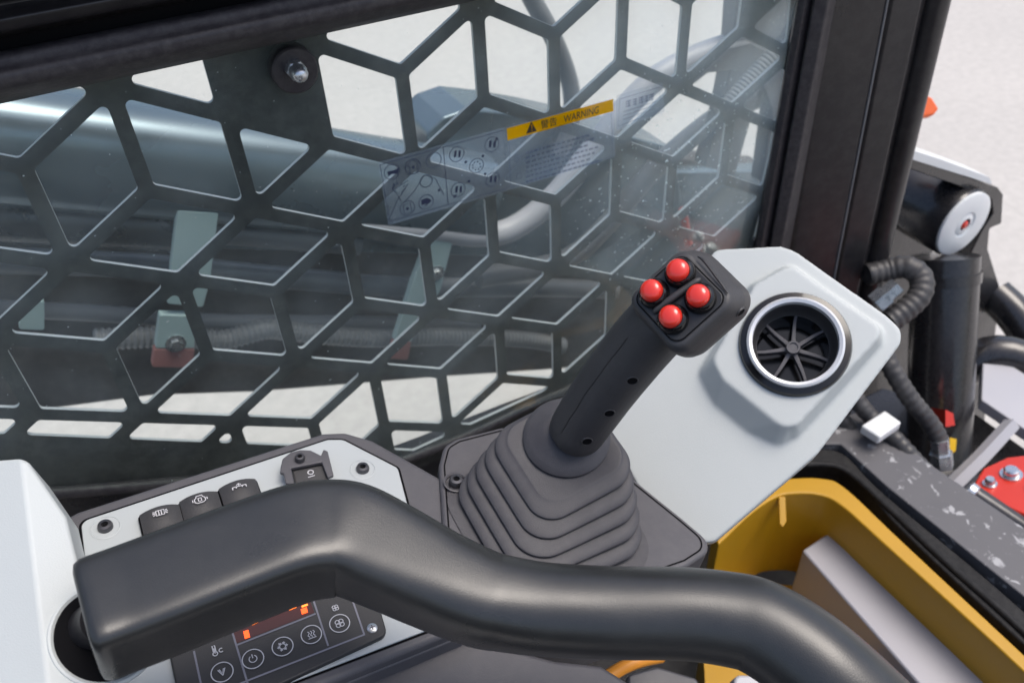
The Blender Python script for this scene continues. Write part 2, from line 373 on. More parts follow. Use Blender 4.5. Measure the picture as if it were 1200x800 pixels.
def clip(pts, a, b):               # keep the part left of a->b
    def sd(p): return (b[0] - a[0]) * (p[1] - a[1]) - (b[1] - a[1]) * (p[0] - a[0])
    out = []
    for i in range(len(pts)):
        p, q = pts[i], pts[(i + 1) % len(pts)]; sp, sq = sd(p), sd(q)
        if sp >= 0: out.append(p)
        if sp * sq < 0: t = sp / (sp - sq); out.append((p[0] + (q[0] - p[0]) * t, p[1] + (q[1] - p[1]) * t))
    return out
def circ(cx, cy, r, n=28): return [(cx + r * math.cos(2 * math.pi * k / n), cy + r * math.sin(2 * math.pi * k / n)) for k in range(n)]
def text2d(s, font_size=1.0):      # lettering as flat triangles, unit height
    c = bpy.data.curves.new('lettering', 'FONT'); c.body = s; c.size = font_size; c.resolution_u = 3
    o = bpy.data.objects.new('lettering', c); COL.objects.link(o)
    bpy.context.view_layer.update()
    me = bpy.data.meshes.new_from_object(o.evaluated_get(bpy.context.evaluated_depsgraph_get()))
    vs = [(v.co.x, v.co.y) for v in me.vertices]; fs = [tuple(p.vertices) for p in me.polygons]
    bpy.data.objects.remove(o); bpy.data.meshes.remove(me); bpy.data.curves.remove(c)
    return vs, fs
def put_text(mb, pl, s, p0, p1, hgt, h):   # text fitted between two pixels on the baseline, letter height in metres
    vs, fs = text2d(s)
    if not vs: return
    x0 = min(v[0] for v in vs); x1 = max(v[0] for v in vs); y0 = min(v[1] for v in vs); y1 = max(v[1] for v in vs)
    a = Vector(pl.px(*p0)); b = Vector(pl.px(*p1)); ex = (b - a); wv = ex.length; ex.normalize()
    ey = Vector((-ex.y, ex.x)); probe = Vector(pl.px(p0[0], p0[1] - 20)) - a
    if ey.dot(probe) < 0: ey = -ey
    out = []
    for x, y in vs:
        q = a + ex * ((x - x0) / (x1 - x0) * wv) + ey * ((y - y0) / (y1 - y0) * hgt); out.append(pl.w(q.x, q.y, h))
    mb.add(out, fs)
def cap_screw(parent, pl, x, y, r, h, name='screw', recess=None, mt='screw'):
    mt_ = pl.mat(x, y, h); b = MB()
    b.lathe(mt_, [(0, 0.35 * r), (0.42 * r, 0.35 * r), (0.46 * r, 0.8 * r), (0.86 * r, 0.75 * r), (r, 0.45 * r), (r, -0.4 * r)], 24)
    o = b.build(name, M[mt], parent)
    k = MB(); k.lathe(mt_, [(0, 0.38 * r), (0.44 * r, 0.38 * r)], 6); k.build('hex_socket', M['dark'], o)
    if recess:
        q = MB(); q.lathe(mt_, [(recess * 1.25, 0.0004), (recess * 1.12, 0.0006), (recess, -0.0002), (recess * 0.98, -0.002)], 32); q.build('screw_recess', M[mt + '_r'] if mt + '_r' in M else M['plate'], parent)
    return o


# ================================================================== GROUND
g = MB(); g.add([(-60, -60, 0), (60, -60, 0), (60, 60, 0), (-60, 60, 0)], [(0, 1, 2, 3)])
gr = g.build('ground', M['ground'], smooth=0, loc=(0, 0, 0)); gr['kind'] = 'structure'

# ================================================================== CAB FRAME
cab = thing('cab_frame', 'black cab frame around the left window, with its header rail and front corner pillar', 'cab frame', (0.3, 0.62, 0.8))
def xprism(sec, x0, x1):           # a section given as (pixel y at pixel x=0, depth Y), run along X
    pts = []
    for py, Y in sec:
        p = atY(0, py, Y); pts.append((p.y, p.z))
    b = MB(); n = len(pts)
    vs = [(x0, y, z) for y, z in pts] + [(x1, y, z) for y, z in pts]
    return b.add(vs, [tuple(range(n - 1, -1, -1)), tuple(range(n, 2 * n))] + [(i, (i + 1) % n, n + (i + 1) % n, n + i) for i in range(n)])
XE = 0.70
b = xprism([(122, 0.612), (116, 0.592), (104, 0.583), (88, 0.583), (78, 0.590), (66, 0.592), (60, 0.602), (62, 0.64), (100, 0.645)], -0.7, XE)
b.build('window_seal', M['seal'], cab, bevel=0.003)
b = xprism([(64, 0.606), (30, 0.606), (20, 0.66), (60, 0.66)], -0.7, XE); b.build('header_channel', M['dark'], cab)
b = xprism([(44, 0.600), (38, 0.585), (24, 0.580), (12, 0.590), (2, 0.592), (-6, 0.575), (-30, 0.56), (-90, 0.56), (-90, 0.66), (-20, 0.66), (30, 0.64)], -0.7, XE)
b.build('header_rail', M['satinblack'], cab, bevel=0.004)
# front corner pillar: section in plan, run up the (slightly raked) corner
def pillar(sec, name, mt, bevel=0.002, lean=0.07, z0=0.55, z1=1.75):
    pts = []
    for px_, Y in sec: pts.append(atY(px_, 100, Y))
    b = MB(); n = len(pts); vs = []
    for z in (z0, z1):
        for p in pts: vs.append((p.x - (z - p.z) * lean, p.y, z))
    b.add(vs, [tuple(range(n - 1, -1, -1)), tuple(range(n, 2 * n))] + [(i, (i + 1) % n, n + (i + 1) % n, n + i) for i in range(n)])
    return b.build(name, M[mt], cab, bevel=bevel)
pillar([(916, 0.640), (918, 0.626), (926, 0.620), (934, 0.620), (944, 0.626), (946, 0.655), (918, 0.66)], 'glass_edge_trim', 'seal', 0.0015, lean=0.0)
pillar([(930, 0.640), (936, 0.614), (952, 0.606), (958, 0.612), (975, 0.65)], 'pillar_seal', 'seal', 0.002, lean=0.01)
pillar([(950, 0.625), (962, 0.618), (1019, 0.600), (1023, 0.603), (1023, 0.66), (955, 0.67)], 'pillar_web', 'satinblack', 0.0015)
pillar([(1021, 0.606), (1027, 0.602), (1058, 0.592), (1063, 0.598), (1060, 0.66), (1025, 0.66)], 'pillar_web', 'satinblack', 0.0015)
tb = MB(); c0 = atY(1072, 100, 0.60)
tb.tube([Vector((c0.x - (z - c0.z) * 0.07, c0.y, z)) for z in (0.55, 1.0, 1.4, 1.75)], 0.0165, 28, smooth=False)
tb.build('pillar_tube', M['satinblack'], cab)
# thin light strip painting a reflection line along the pillar
eb = MB(); c1 = atY(1021, 100, 0.5995)
eb.tube([Vector((c1.x - (z - c1.z) * 0.07, c1.y, z)) for z in (0.55, 1.75)], 0.0012, 8, smooth=False); eb.build('pillar_glint', M['armgrey'], cab)
# lower cab side below the window
YW = 0.66
PW = Plane((0, YW, 1), (1, 0, 0), (0, 0, 1))
b = MB(); b.prism(PW, PW.poly([(-160, 580), (57, 571), (216, 559), (430, 556), (500, 530), (600, 490), (700, 452), (800, 425), (900, 300), (960, 300), (960, 900), (-160, 1000)]), -0.03, 0.0)
b.build('side_wall', M['satinblack'], cab, bevel=0.002)
PW2 = Plane((0, 0.645, 1), (1, 0, 0), (0, 0, 1))
b = MB(); b.tube([PW2.P(*p) for p in [(-120, 584), (57, 577), (216, 564), (330, 556), (420, 550), (480, 536), (560, 504), (640, 466), (720, 436), (800, 412), (860, 330), (885, 280)]], 0.0065, 14, steps=6)
b.build('lower_window_seal', M['seal'], cab)

# front sill of the cab, running across the machine
sill = thing('door_sill', 'scuffed grey steel sill plate with a black rubber seal across the cab entrance', 'door sill', (0.70, 0.2, 0.78))
PZ = Plane((0.7, 0.3, 0.80), (1, 0, 0), (0, 1, 0))
def yrun(xs, y0, y1, z0, z1, name, mt, bv=0.003, root=None):
    p = [(xs[0], y0), (xs[1], y0), (xs[1], y1), (xs[0], y1)]
    q = MB(); PL = Plane((0, 0, 0), (1, 0, 0), (0, 1, 0)); q.prism(PL, p, z0, z1); return q.build(name, M[mt], root or sill, bevel=bv)
b = MB(); b.prism(PZ, PZ.poly([(925, 520), (958, 499), (1005, 482), (1030, 493), (1090, 543), (1210, 624), (1420, 780), (1400, 880), (1205, 702), (1040, 570), (985, 520)]), -0.05, 0.0)
b.build('sill_plate', M['scuffed'], sill, bevel=0.002)
b = MB(); b.prism(PZ, PZ.poly(spl([(900, 552), (930, 543), (972, 540), (1003, 553), (1060, 618), (1200, 748), (1420, 950)]) + spl([(1440, 930), (1203, 712), (1040, 576), (985, 525), (930, 528), (895, 540)])), -0.06, -0.006)
b.build('rubber_seal', M['darkseal'], sill, bevel=0.003)
b = MB(); b.tube([PZ.P(*p, -0.004) for p in [(905, 545), (960, 541), (993, 549), (1040, 590), (1110, 656), (1201, 737), (1420, 950)]], 0.004, 14)
b.build('rubber_lip', M['darkseal'], sill)

yf = thing('door_opening_frame', 'yellow painted steel lip around the cab floor opening beside the grey box', 'door frame', (0.63, 0.2, 0.7))
PY = Plane((0.62, 0.3, 0.798), (1, 0, 0), (0, 1, 0))
outer = [(835, 622), (872, 588), (903, 566), (925, 560), (965, 560), (992, 572), (1056, 632), (1200, 766), (1400, 952)]
inner = [(1388, 972), (1199, 785), (1040, 640), (985, 591), (958, 579), (928, 578), (908, 583), (880, 602), (842, 638)]
b = MB(); b.prism(PY, PY.poly(spl(outer) + spl(inner)), -0.16, 0.0); b.build('rim', M['yellow'], yf, bevel=0.0025)
# corner gusset standing on the rim's inner face
b = MB(); pa, pb_, pc = PY.P(917, 580, -0.004), PY.P(914, 615, -0.03), PY.P(962, 592, -0.01)
PG = Plane(pa, pb_ - pa, pc - pa); b.prism(PG, [PG.px(912, 582), PG.px(913, 614), PG.px(917, 618), PG.px(921, 611), PG.px(920, 582)], -0.003, 0.003)
b.build('corner_gusset', M['yellow'], yf, bevel=0.001)
b = MB(); pp = PY.P(880, 640, -0.04); b.prism(PY, PY.poly([(842, 655), (905, 586), (968, 590), (1010, 640), (985, 700), (850, 760)]), -0.26, -0.17); b.build('lower_panel', M['yellow'], yf)

bx = thing('floor_box', 'plain grey sheet metal box lying inside the yellow floor opening', 'metal box', (0.55, 0.2, 0.6))
PB = Plane((0.6, 0.3, 0.735), (1, 0, 0), (0, 1, 0))
b = MB(); b.prism(PB, PB.poly([(988, 612), (1240, 847), (1440, 1040), (1300, 1130), (1120, 850), (940, 644)]), -0.12, 0.0)
b.build('box_body', M['boxgrey'], bx, bevel=0.0035)

# cab floor and lower front of the machine
b = MB(); PF = Plane((0.4, 0.2, 0.52), (1, 0, 0), (0, 1, 0)); b.prism(PF, [(-0.7, -0.75), (0.60, -0.75), (0.60, 0.62), (-0.7, 0.62)], -0.02, 0)
b.build('cab_floor', M['satinblack'], cab)  # floor carried on out of view to block ground bounce
PR = Plane((0, -0.75, 1), (1, 0, 0), (0, 0, 1)); b = MB(); b.prism(PR, [(-0.7, -0.48), (0.64, -0.48), (0.64, 0.15), (-0.7, 0.22)], -0.03, 0.0)
b.build('unseen_side_wall', M['satinblack'], cab, bevel=0.003)  # unseen wall, added to keep bounced ground light off the bar
PR = Plane((-0.62, 0, 1), (0, 1, 0), (0, 0, 1)); b = MB(); b.prism(PR, [(-0.72, -0.48), (0.62, -0.48), (0.62, 0.25), (-0.72, 0.25)], -0.03, 0.0)
b.build('unseen_rear_wall', M['satinblack'], cab, bevel=0.003)  # also out of view, added against light bouncing off the ground
st = MB(); st.tube([at(*p) for p in [(685, 825, 0.72), (704, 800, 0.72), (724, 785, 0.725), (748, 774, 0.73), (775, 768, 0.74)]], 0.006, 12)
stp = tag(st.build('floor_hose', M['yelorange']), 'short orange hose curving over the dark cab floor below the padded bar', 'hose')
pdl = thing('foot_pedal', 'grey foot pedal on the cab floor under the padded bar', 'pedal', at(800, 820, 0.8))
PP = Plane(at(790, 805, 0.78), (1, 0, 0), (0, -1, -0.3))
b = MB(); b.prism(PP, rnd(PP.poly([(735, 790), (770, 780), (820, 795), (815, 850), (740, 850)]), 0.006), -0.012, 0); b.build('pedal_pad', M['tray'], pdl, bevel=0.003)
b = MB(); b.prism(PP, rnd(PP.poly([(862, 790), (905, 790), (915, 850), (850, 850)]), 0.008), -0.02, 0); b.build('pedal_plate', M['steelgrey'], pdl, bevel=0.003)

# ================================================================== WINDOW GUARD (lozenge lattice cut from plate)
LG = 0.085; GY = 0.6467; GX0, GZ0 = 0.0064, 1.3697; S3 = math.sqrt(3) / 2
PGD = Plane((0, GY, 0), (1, 0, 0), (0, 0, 1))
def lat(a, b_): x = (a + b_) * S3 * LG; y = (a - b_) * 0.5 * LG; return (GX0 + x, GZ0 + y + 0.008 * x)
U, Dd, V = (1, 0), (0, 1), (-1, 1)
def cell(kind, a, b_):
    def s(*vs): return (a + sum(v[0] for v in vs), b_ + sum(v[1] for v in vs))
    if kind == 'UD': c = [s(), s(U), s(U, Dd), s(Dd)]
    if kind == 'UV': c = [s(), s(U), s(Dd), s(V)]
    if kind == 'DV': c = [s(), s(Dd), s(Dd, V), s(V)]
    return [lat(*q) for q in c]
cells = [('DV', 0, 0), ('UV', -1, 0), ('UD', -1, 2), ('UD', -2, 1), ('DV', -1, -1), ('UD', -1, -1), ('UD', -3, 0), ('UD', -3, 1), ('UV', -3, 2), ('UD', -2, 2),
         ('DV', -2, 2), ('UV', -2, 3), ('DV', -1, 3), ('UD', -1, 3), ('UV', -1, 4), ('DV', 1, 1), ('UD', 1, 1), ('UV', 1, 2), ('DV', 2, 2), ('UD', 2, 2), ('UV', 2, 3),
         ('DV', 3, 3), ('UV', 3, 4), ('UD', 3, 3), ('UD', 0, 3), ('UD', 0, 4), ('UD', 1, 4), ('UD', 1, 5), ('UD', 2, 5), ('UD', 3, 5), ('UD', 2, 6), ('DV', 2, 6),
         ('UV', 1, 6), ('DV', 1, 5), ('UV', 0, 5), ('DV', 0, 4), ('UD', -2, 5), ('UD', -1, 6), ('UD', 0, 7), ('UD', -1, 7), ('UD', -2, 6), ('UV', -2, 7), ('DV', -1, 7),
         ('UD', -3, 4), ('UD', -3, 5), ('UV', -3, 6), ('DV', -2, 6), ('DV', -3, 5), ('UV', -4, 5), ('UD', -4, 4), ('UD', -4, 3), ('DV', -3, 1), ('UD', -5, 2), ('UD', -5, 3),
         ('UV', -5, 4), ('DV', -4, 4), ('DV', -4, 6), ('UD', -5, 1), ('DV', -3, 0), ('UD', -4, 7), ('UD', 4, 4), ('UD', -4, 0), ('DV', -2, -1), ('UD', -3, -1), ('UD', -2, -2)]
polys = [cell(*c) for c in cells]
polys.append([lat(0, 1), lat(0, 2), lat(-1, 2)])
polys.append([lat(0, 0), lat(1, 0), lat(0, 1)])
clips = [((-80, 505), (440, 526)), ((478, 531), (640, 457)), ((915, 130), (930, -40)), ((876, 290), (915, 130)), ((-360, -200), (-360, 500)), ((980, -200), (-380, -200))]
HB = 0.0059
holes = []
for p in polys:
    q = inset(p, HB)
    for a, c in clips:
        if not q: break
        a2, c2 = PGD.px(*a), PGD.px(*c)
        q = clip(q, a2, c2)
    if len(q) < 3: continue
    ar = abs(sum(q[i][0] * q[(i + 1) % len(q)][1] - q[(i + 1) % len(q)][0] * q[i][1] for i in range(len(q)))) / 2
    if ar < 2.5e-5: continue
    holes.append(rnd(q, 0.0042, 5))
outline = PGD.poly([(-420, 480), (-420, -260), (560, -330), (1000, -260), (930, 20), (912, 150), (893, 240), (872, 315), (800, 430), (640, 482), (560, 515), (500, 545), (430, 562), (216, 563), (57, 575), (-80, 585), (-420, 615)])
from mathutils.geometry import delaunay_2d_cdt
def inside(p, poly):
    c = False; n_ = len(poly)
    for i in range(n_):
        (x1, y1), (x2, y2) = poly[i], poly[i - 1]
        if (y1 > p[1]) != (y2 > p[1]) and p[0] < (x2 - x1) * (p[1] - y1) / (y2 - y1) + x1: c = not c
    return c
vv = []; ee_ = []
for pl_ in [outline] + holes:
    k0 = len(vv); n_ = len(pl_); vv += [Vector(p) for p in pl_]; ee_ += [(k0 + i, k0 + (i + 1) % n_) for i in range(n_)]
cv, ce, cf = delaunay_2d_cdt(vv, ee_, [], 0, 1e-7)[:3]
boxes = [(min(p[0] for p in h), max(p[0] for p in h), min(p[1] for p in h), max(p[1] for p in h), h) for h in holes]
keep = []
for f in cf:
    c_ = ((cv[f[0]].x + cv[f[1]].x + cv[f[2]].x) / 3, (cv[f[0]].y + cv[f[1]].y + cv[f[2]].y) / 3)
    if inside(c_, outline) and not any(x0 < c_[0] < x1 and y0 < c_[1] < y1 and inside(c_, h) for x0, x1, y0, y1, h in boxes): keep.append(f)
GT = 0.0036; nv_ = len(cv)
gv = [(v.x, GY, v.y) for v in cv] + [(v.x, GY + GT, v.y) for v in cv]
gf = [tuple(f) for f in keep] + [tuple(nv_ + i for i in reversed(f)) for f in keep]
edge_n = {}
for f in keep:
    for i in range(3): k_ = (f[i], f[(i + 1) % 3]); edge_n[tuple(sorted(k_))] = edge_n.get(tuple(sorted(k_)), 0) + 1
gf += [(i, j, nv_ + j, nv_ + i) for (i, j), c_ in edge_n.items() if c_ == 1]
guard = thing('window_guard', 'black steel guard of lozenge shaped openings outside the left window', 'window guard', (0.3, GY, 0.9))
gp = MB().add(gv, gf).build('guard_plate', M['guard'], guard, smooth=30)
gp.data.materials.append(M['skylit_edge'])            # pale colour on the openings' edges stands in for sky light
for p in gp.data.polygons:
    if abs(p.normal.y) < 0.3: p.material_index = 1
# rubber washer and dome nut that hold the guard's tab through the glass
nm = Matrix(((1, 0, 0), (0, 0, -1), (0, 1, 0))).to_4x4(); nm.translation = atY(345, 82, 0.632)
b = MB(); b.lathe(nm, [(0, 0.0035), (0.0168, 0.0035), (0.0180, 0.0022), (0.0182, 0.0), (0.0182, -0.012)], 40); wsh = b.build('rubber_washer', M['seal'], guard)
nm2 = nm.copy(); nm2.translation = atY(345, 80, 0.629)
b = MB(); b.lathe(nm2, [(0.0, 0.0075), (0.0074, 0.0075), (0.0080, 0.0065), (0.0080, 0.0)], 6); hx = b.build('hex_nut', M['zinc'], wsh, smooth=20)
b = MB(); b.lathe(nm2, [(0.0, 0.0200), (0.003, 0.0194), (0.0052, 0.0175), (0.0063, 0.0145), (0.0066, 0.0075)], 24); b.build('dome_cap', M['zinc'], wsh)

# ================================================================== GLASS AND LABELS
WG = 0.634
PGL = Plane((0, WG, 1), (1, 0, 0), (0, 0, 1))
GLOC = Vector((0.3, WG, 1.15)); VEIL_PATCH = tuple(atY(850, 90, WG) - GLOC)
SPOT_PATCH = tuple(atY(790, 215, WG) - GLOC)
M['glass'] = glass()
win = thing('side_window', 'dusty greenish glass pane of the left side window', 'window', GLOC)
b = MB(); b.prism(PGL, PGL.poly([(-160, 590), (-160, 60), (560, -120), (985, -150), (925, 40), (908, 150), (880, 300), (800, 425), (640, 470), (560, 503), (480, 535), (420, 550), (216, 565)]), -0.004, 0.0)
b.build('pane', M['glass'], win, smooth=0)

PLB = PGL.lift(0.0008)
def lines(pl, segs, wd, h, closed=False):
    q = MB()
    for sgm in segs: q.strip(pl, [pl.px(*p) for p in sgm], wd, h)
    return q
def ring(mb, pl, c, r, wd, h, n=28):
    a, b_ = pl.px(*c); mb.strip(pl, circ(a, b_, r, n), wd, h, closed=True)

wl = thing('warning_label', 'clear window label with an orange warning header', 'label', PLB.P(655, 170))
b = MB(); b.prism(PLB, rnd(PLB.poly([(593, 150), (719, 115), (721, 184), (596, 223)]), 0.002), 0, 0.0003); b.build('label_film', M['film'], wl)
b = MB(); b.sheet(PLB, PLB.poly([(593.5, 150.5), (718, 116), (718.5, 130), (594.5, 164.5)]), 0.0006); hd = b.build('header_strip', M['label_orange'], wl)
b = MB(); b.sheet(PLB, PLB.poly([(622, 142), (628.5, 153.2), (616, 156.6)]), 0.0009)
put_text(b, PLB, '警告', (633.5, 151.2), (652, 146.0), 0.0085, 0.0009)
put_text(b, PLB, 'WARNING', (660, 143.8), (701, 132.3), 0.0072, 0.0009); b.build('header_lettering', M['label_black'], hd)
b = MB(); b.sheet(PLB, PLB.poly([(621.6, 145.5), (623.0, 145.2), (622.9, 150.8), (622.3, 151)]), 0.0012); b.sheet(PLB, PLB.poly([(621.9, 152.2), (623.1, 151.9), (623.1, 153.2), (621.9, 153.5)]), 0.0012); b.build('exclamation_mark', M['label_orange'], hd)
q = MB()
random.seed(3)
for k in range(7):
    x = 616.0; y0 = 178 + k * 5.6
    x1 = 700 - (k % 3) * 6 if k else 690
    while x < x1:
        wdt = random.uniform(2.5, 5.5); yy = y0 + (x - 616) * -0.285
        q.sheet(PLB, PLB.poly([(x, yy), (x + wdt, yy - wdt * 0.285), (x + wdt, yy + 2.6 - wdt * 0.285), (x, yy + 2.6)]), 0.0006); x += wdt + random.uniform(0.8, 1.8)
q.build('fine_print', M['filmtext'], wl)
q = lines(PLB, [[(596, 166), (598, 219)], [(716, 133), (718, 182)], [(598, 219), (718, 183)]], 0.0006, 0.0006)
ring(q, PLB, (606, 186), 0.003, 0.0006, 0.0006); ring(q, PLB, (608, 206), 0.003, 0.0006, 0.0006); q.build('border_lines', M['filmtext'], wl)

il = thing('instruction_label', 'clear window label with circled control pictograms, left of the orange header', 'label', PLB.P(520, 200))
b = MB(); b.prism(PLB, rnd(PLB.poly([(443, 190), (592, 149), (596, 223), (455, 264)]), 0.002), 0, 0.0003); b.build('label_film', M['film'], il)
q = lines(PLB, [[(445, 193), (590, 152.5), (594, 220), (456.5, 259), (445, 193)], [(519, 172), (525, 240)], [(472, 238), (485, 224), (497, 205), (510, 209), (520, 229)], [(455, 258), (465, 235), (478, 215)], [(478, 211), (462, 222), (470, 236)]], 0.0006, 0.0006)
for c in [(459, 201), (483.5, 195), (508, 187.5), (535, 180.5), (576, 169), (477, 243.5), (499, 236.5), (536.5, 222), (577, 210), (558, 194)]: ring(q, PLB, c, 0.0072, 0.0006, 0.0006)
ring(q, PLB, (499, 212), 0.006, 0.0007, 0.0006)
q.build('pictogram_outlines', M['label_line'], il)
q = MB()
def dot(c, r): a, b_ = PLB.px(*c); q.sheet(PLB, circ(a, b_, r, 12), 0.0009)
for c in [(545.5, 189.5), (565.5, 182.5), (568, 203.5), (549, 212), (514, 222.5)]: dot(c, 0.0013)
def pq(pts): q.sheet(PLB, PLB.poly(pts), 0.0009)
pq([(453, 201), (462, 199), (467, 196), (466, 203), (458, 203.5), (455, 206)])                                        # horn
q.strip(PLB, PLB.poly([(476, 195), (483, 186.5), (491.5, 191), (488, 192.5), (489, 202), (480, 204), (479.5, 195), (476, 195)]), 0.0006, 0.0009); dot((484, 195.5), 0.0013)   # house arrow
for cx, cy in [(535, 180.5), (576, 169), (536.5, 222), (577, 210)]:
    for dx in (-3, 2): pq([(cx + dx, cy - 4), (cx + dx + 2.6, cy - 4.7), (cx + dx + 2.0, cy + 3), (cx + dx - 0.6, cy + 3.7)])
pq([(579, 162), (583, 160.5), (581.5, 165.5)]); pq([(530, 229), (535.5, 227.5), (532, 232)])
q.strip(PLB, PLB.poly([(472, 240), (480.5, 237.5), (482, 248), (473.5, 250), (472, 240)]), 0.0006, 0.0009); dot((477, 244), 0.0014)   # battery
pq([(493, 234), (500, 231.5), (505.5, 234.5), (503, 237), (497, 242), (499, 237.5), (494, 240)])                       # rabbit
for k in range(9):
    a = k * 2 * math.pi / 9; pq([(467 + 6 * math.cos(a), 221 + 5 * math.sin(a)), (467 + 9 * math.cos(a + .3), 219 + 7 * math.sin(a + .3)), (466 + 6 * math.cos(a + .6), 220 + 6 * math.sin(a + .6))])
for k in range(8):
    a = k * 2 * math.pi / 8; pq([(558 + 4 * math.cos(a), 194 + 4 * math.sin(a)), (558 + 6 * math.cos(a + .2), 194 + 6 * math.sin(a + .2)), (558 + 4.4 * math.cos(a + .5), 194 + 4.4 * math.sin(a + .5))])
q.build('pictograms', M['label_line'], il)

nl = thing('notice_label', 'small clear notice label on the glass, right of the orange header', 'label', PLB.P(750, 130))
b = MB(); b.prism(PLB, rnd(PLB.poly([(722, 112), (776, 96), (779, 131), (722, 153)]), 0.002), 0, 0.0003); b.build('label_film', M['film'], nl)
q = lines(PLB, [[(726, 116), (772.5, 102), (774, 129), (724, 148), (726, 116)]], 0.0007, 0.0006)
for k, (xx, ww) in enumerate([(733, 6), (741, 5), (748, 6), (755, 4), (760, 6)]):
    yy = 121.5 - (xx - 733) * 0.28
    for r_ in range(3): q.sheet(PLB, PLB.poly([(xx, yy + r_ * 2.8 - 3), (xx + ww, yy + r_ * 2.8 - 3 - ww * 0.28), (xx + ww, yy + r_ * 2.8 - 1.6 - ww * 0.28), (xx, yy + r_ * 2.8 - 1.6)]), 0.0006)
    q.sheet(PLB, PLB.poly([(xx + ww / 2, yy - 4), (xx + ww / 2 + 1, yy - 4.3), (xx + ww / 2 + 1, yy + 4), (xx + ww / 2, yy + 4.3)]), 0.0009)
for k in range(3): q.strip(PLB, PLB.poly([(730, 131 + k * 4.5), (768, 119 + k * 4.0)]), 0.0006, 0.0006)
q.build('notice_print', M['filmtext'], nl)

# ================================================================== CONTROL CONSOLE
c9, s9 = math.cos(rad(9)), math.sin(rad(9))
CON = Plane(at(300, 600, 0.57), (c9, 0, -s9), (0, -math.cos(rad(5)), -math.sin(rad(5))))
con = thing('control_console', 'dark grey left control console with a pale top plate under the padded bar', 'console', CON.P(330, 650, -0.05))
tray = [(74, 607), (90, 598), (378, 506), (404, 505), (436, 514), (522, 562), (545, 640), (562, 728), (330, 822), (110, 905), (60, 800)]
b = MB(); b.prism(CON, rnd(CON.poly(tray), 0.008), -0.16, 0.0); b.build('tray', M['tray'], con, bevel=0.004)
plate = [(95, 612), (384, 516), (402, 516), (466, 549), (480, 602), (526, 729), (330, 804), (125, 880)]
b = MB(); b.prism(CON, rnd(CON.poly(plate), [.006, .008, .008, .006, .006, .004, .004, .006]), -0.01, 0.0012); b.build('top_plate', M['plate'], con, bevel=0.0007)
q = MB(); q.strip(CON, rnd(inset(CON.poly(plate), -0.0009), [.006, .008, .008, .006, .006, .004, .004, .006]), 0.0014, 0.0004, closed=True); q.build('plate_gap', M['dark'], con)
M['screw_r'] = M['plate']
cap_screw(con, CON, 124, 619, 0.0048, 0.0010, recess=0.0078)
cap_screw(con, CON, 425, 551, 0.0048, 0.0010, recess=0.0078)
# front wall of the console below the tray, with its moulded seam
CL = CON.lift(-0.02)
b = MB(); b.prism(CL, CL.poly([(320, 830), (540, 742), (650, 772), (705, 778), (760, 812), (760, 960), (150, 960)]), -0.12, 0.0); b.build('front_body', M['tray'], con, bevel=0.004)
CL2 = CON.lift(-0.008)
b = MB(); b.prism(CL2, CL2.poly([(322, 815), (534, 733), (545, 744), (330, 832)]), -0.03, 0.0); b.build('front_rim', M['tray'], con, bevel=0.002)

# rocker switches
def rocker(cx, cy, icon, label):
    o2 = CON.px(cx, cy)
    t = thing('rocker_switch', label, 'switch', CON.w(o2[0], o2[1] + 0.02, 0.001), 'rocker switches on the pale console plate')
    prof = []
    for k in range(13):
        s_ = -1 + 2 * k / 12; prof.append((s_ * 0.0125, 0.0065 + 0.0042 * (1 - s_ * s_)))
    ys = [(-0.001, 0.0), (0.0005, 0.9), (0.003, 1.03), (0.014, 0.86), (0.024, 0.8), (0.036, 0.95), (0.044, 1.0), (0.0455, 0.0)]
    vs = []; fs = []; n = len(prof)
    for yy, kf in ys:
        for (xx, hh) in prof: vs.append(CON.w(o2[0] + xx, o2[1] + yy, 0.001 + hh * kf))
    for i in range(len(ys) - 1):
        for k in range(n - 1): fs.append((i * n + k, i * n + k + 1, (i + 1) * n + k + 1, (i + 1) * n + k))
    bl = []
    for yy in (ys[0][0], ys[-1][0]):
        pass
    q = MB(); q.add(vs, fs)
    for sd in (0, n - 1):            # side cheeks
        w_ = [vs[i * n + sd] for i in range(len(ys))]; q.add(w_, [tuple(range(len(w_)))])
    q.build('rocker_cap', M['abs'], t, smooth=50)
    q = MB(); q.prism(CON, rnd([(o2[0] - 0.0137, o2[1] - 0.002), (o2[0] + 0.0137, o2[1] - 0.002), (o2[0] + 0.0137, o2[1] + 0.0465), (o2[0] - 0.0137, o2[1] + 0.0465)], 0.003), 0.001, 0.0042)
    q.build('switch_bezel', M['gloss'], t, bevel=0.0008)
    ip = CON.lift(0.0125); c_ = (o2[0], o2[1] + 0.0075); q = MB()
    for seg in icon: q.strip(ip, [(c_[0] + x * 0.001, c_[1] + y * 0.001) for x, y in seg], 0.0006, 0.0)
    q.build('switch_symbol', M['icon'], t)
    return t
ic1 = [[(-2.5, -2), (2.5, -2), (2.5, 2), (-2.5, 2), (-2.5, -2)], [(-0.8, -2), (-0.8, 2)], [(0.8, -2), (0.8, 2)], [(-4.5, -1.5), (-3, -1)], [(-4.8, 0), (-3, 0)], [(-4.5, 1.5), (-3, 1)], [(4.5, -1.5), (3, -1)], [(4.8, 0), (3, 0)], [(4.5, 1.5), (3, 1)]]
ic2 = [[(-2, -3), (2, -3), (2, -1.8), (3.4, -0.5), (3.4, 2), (1.8, 3), (-1.8, 3), (-3.4, 2), (-3.4, -0.5), (-2, -1.8), (-2, -3)], [(-1, -1), (1, -1), (1, 1.6), (-1, 1.6), (-1, -1)], [(-4.6, -0.5), (-4.6, 1.5)], [(4.6, -0.5), (4.6, 1.5)]]
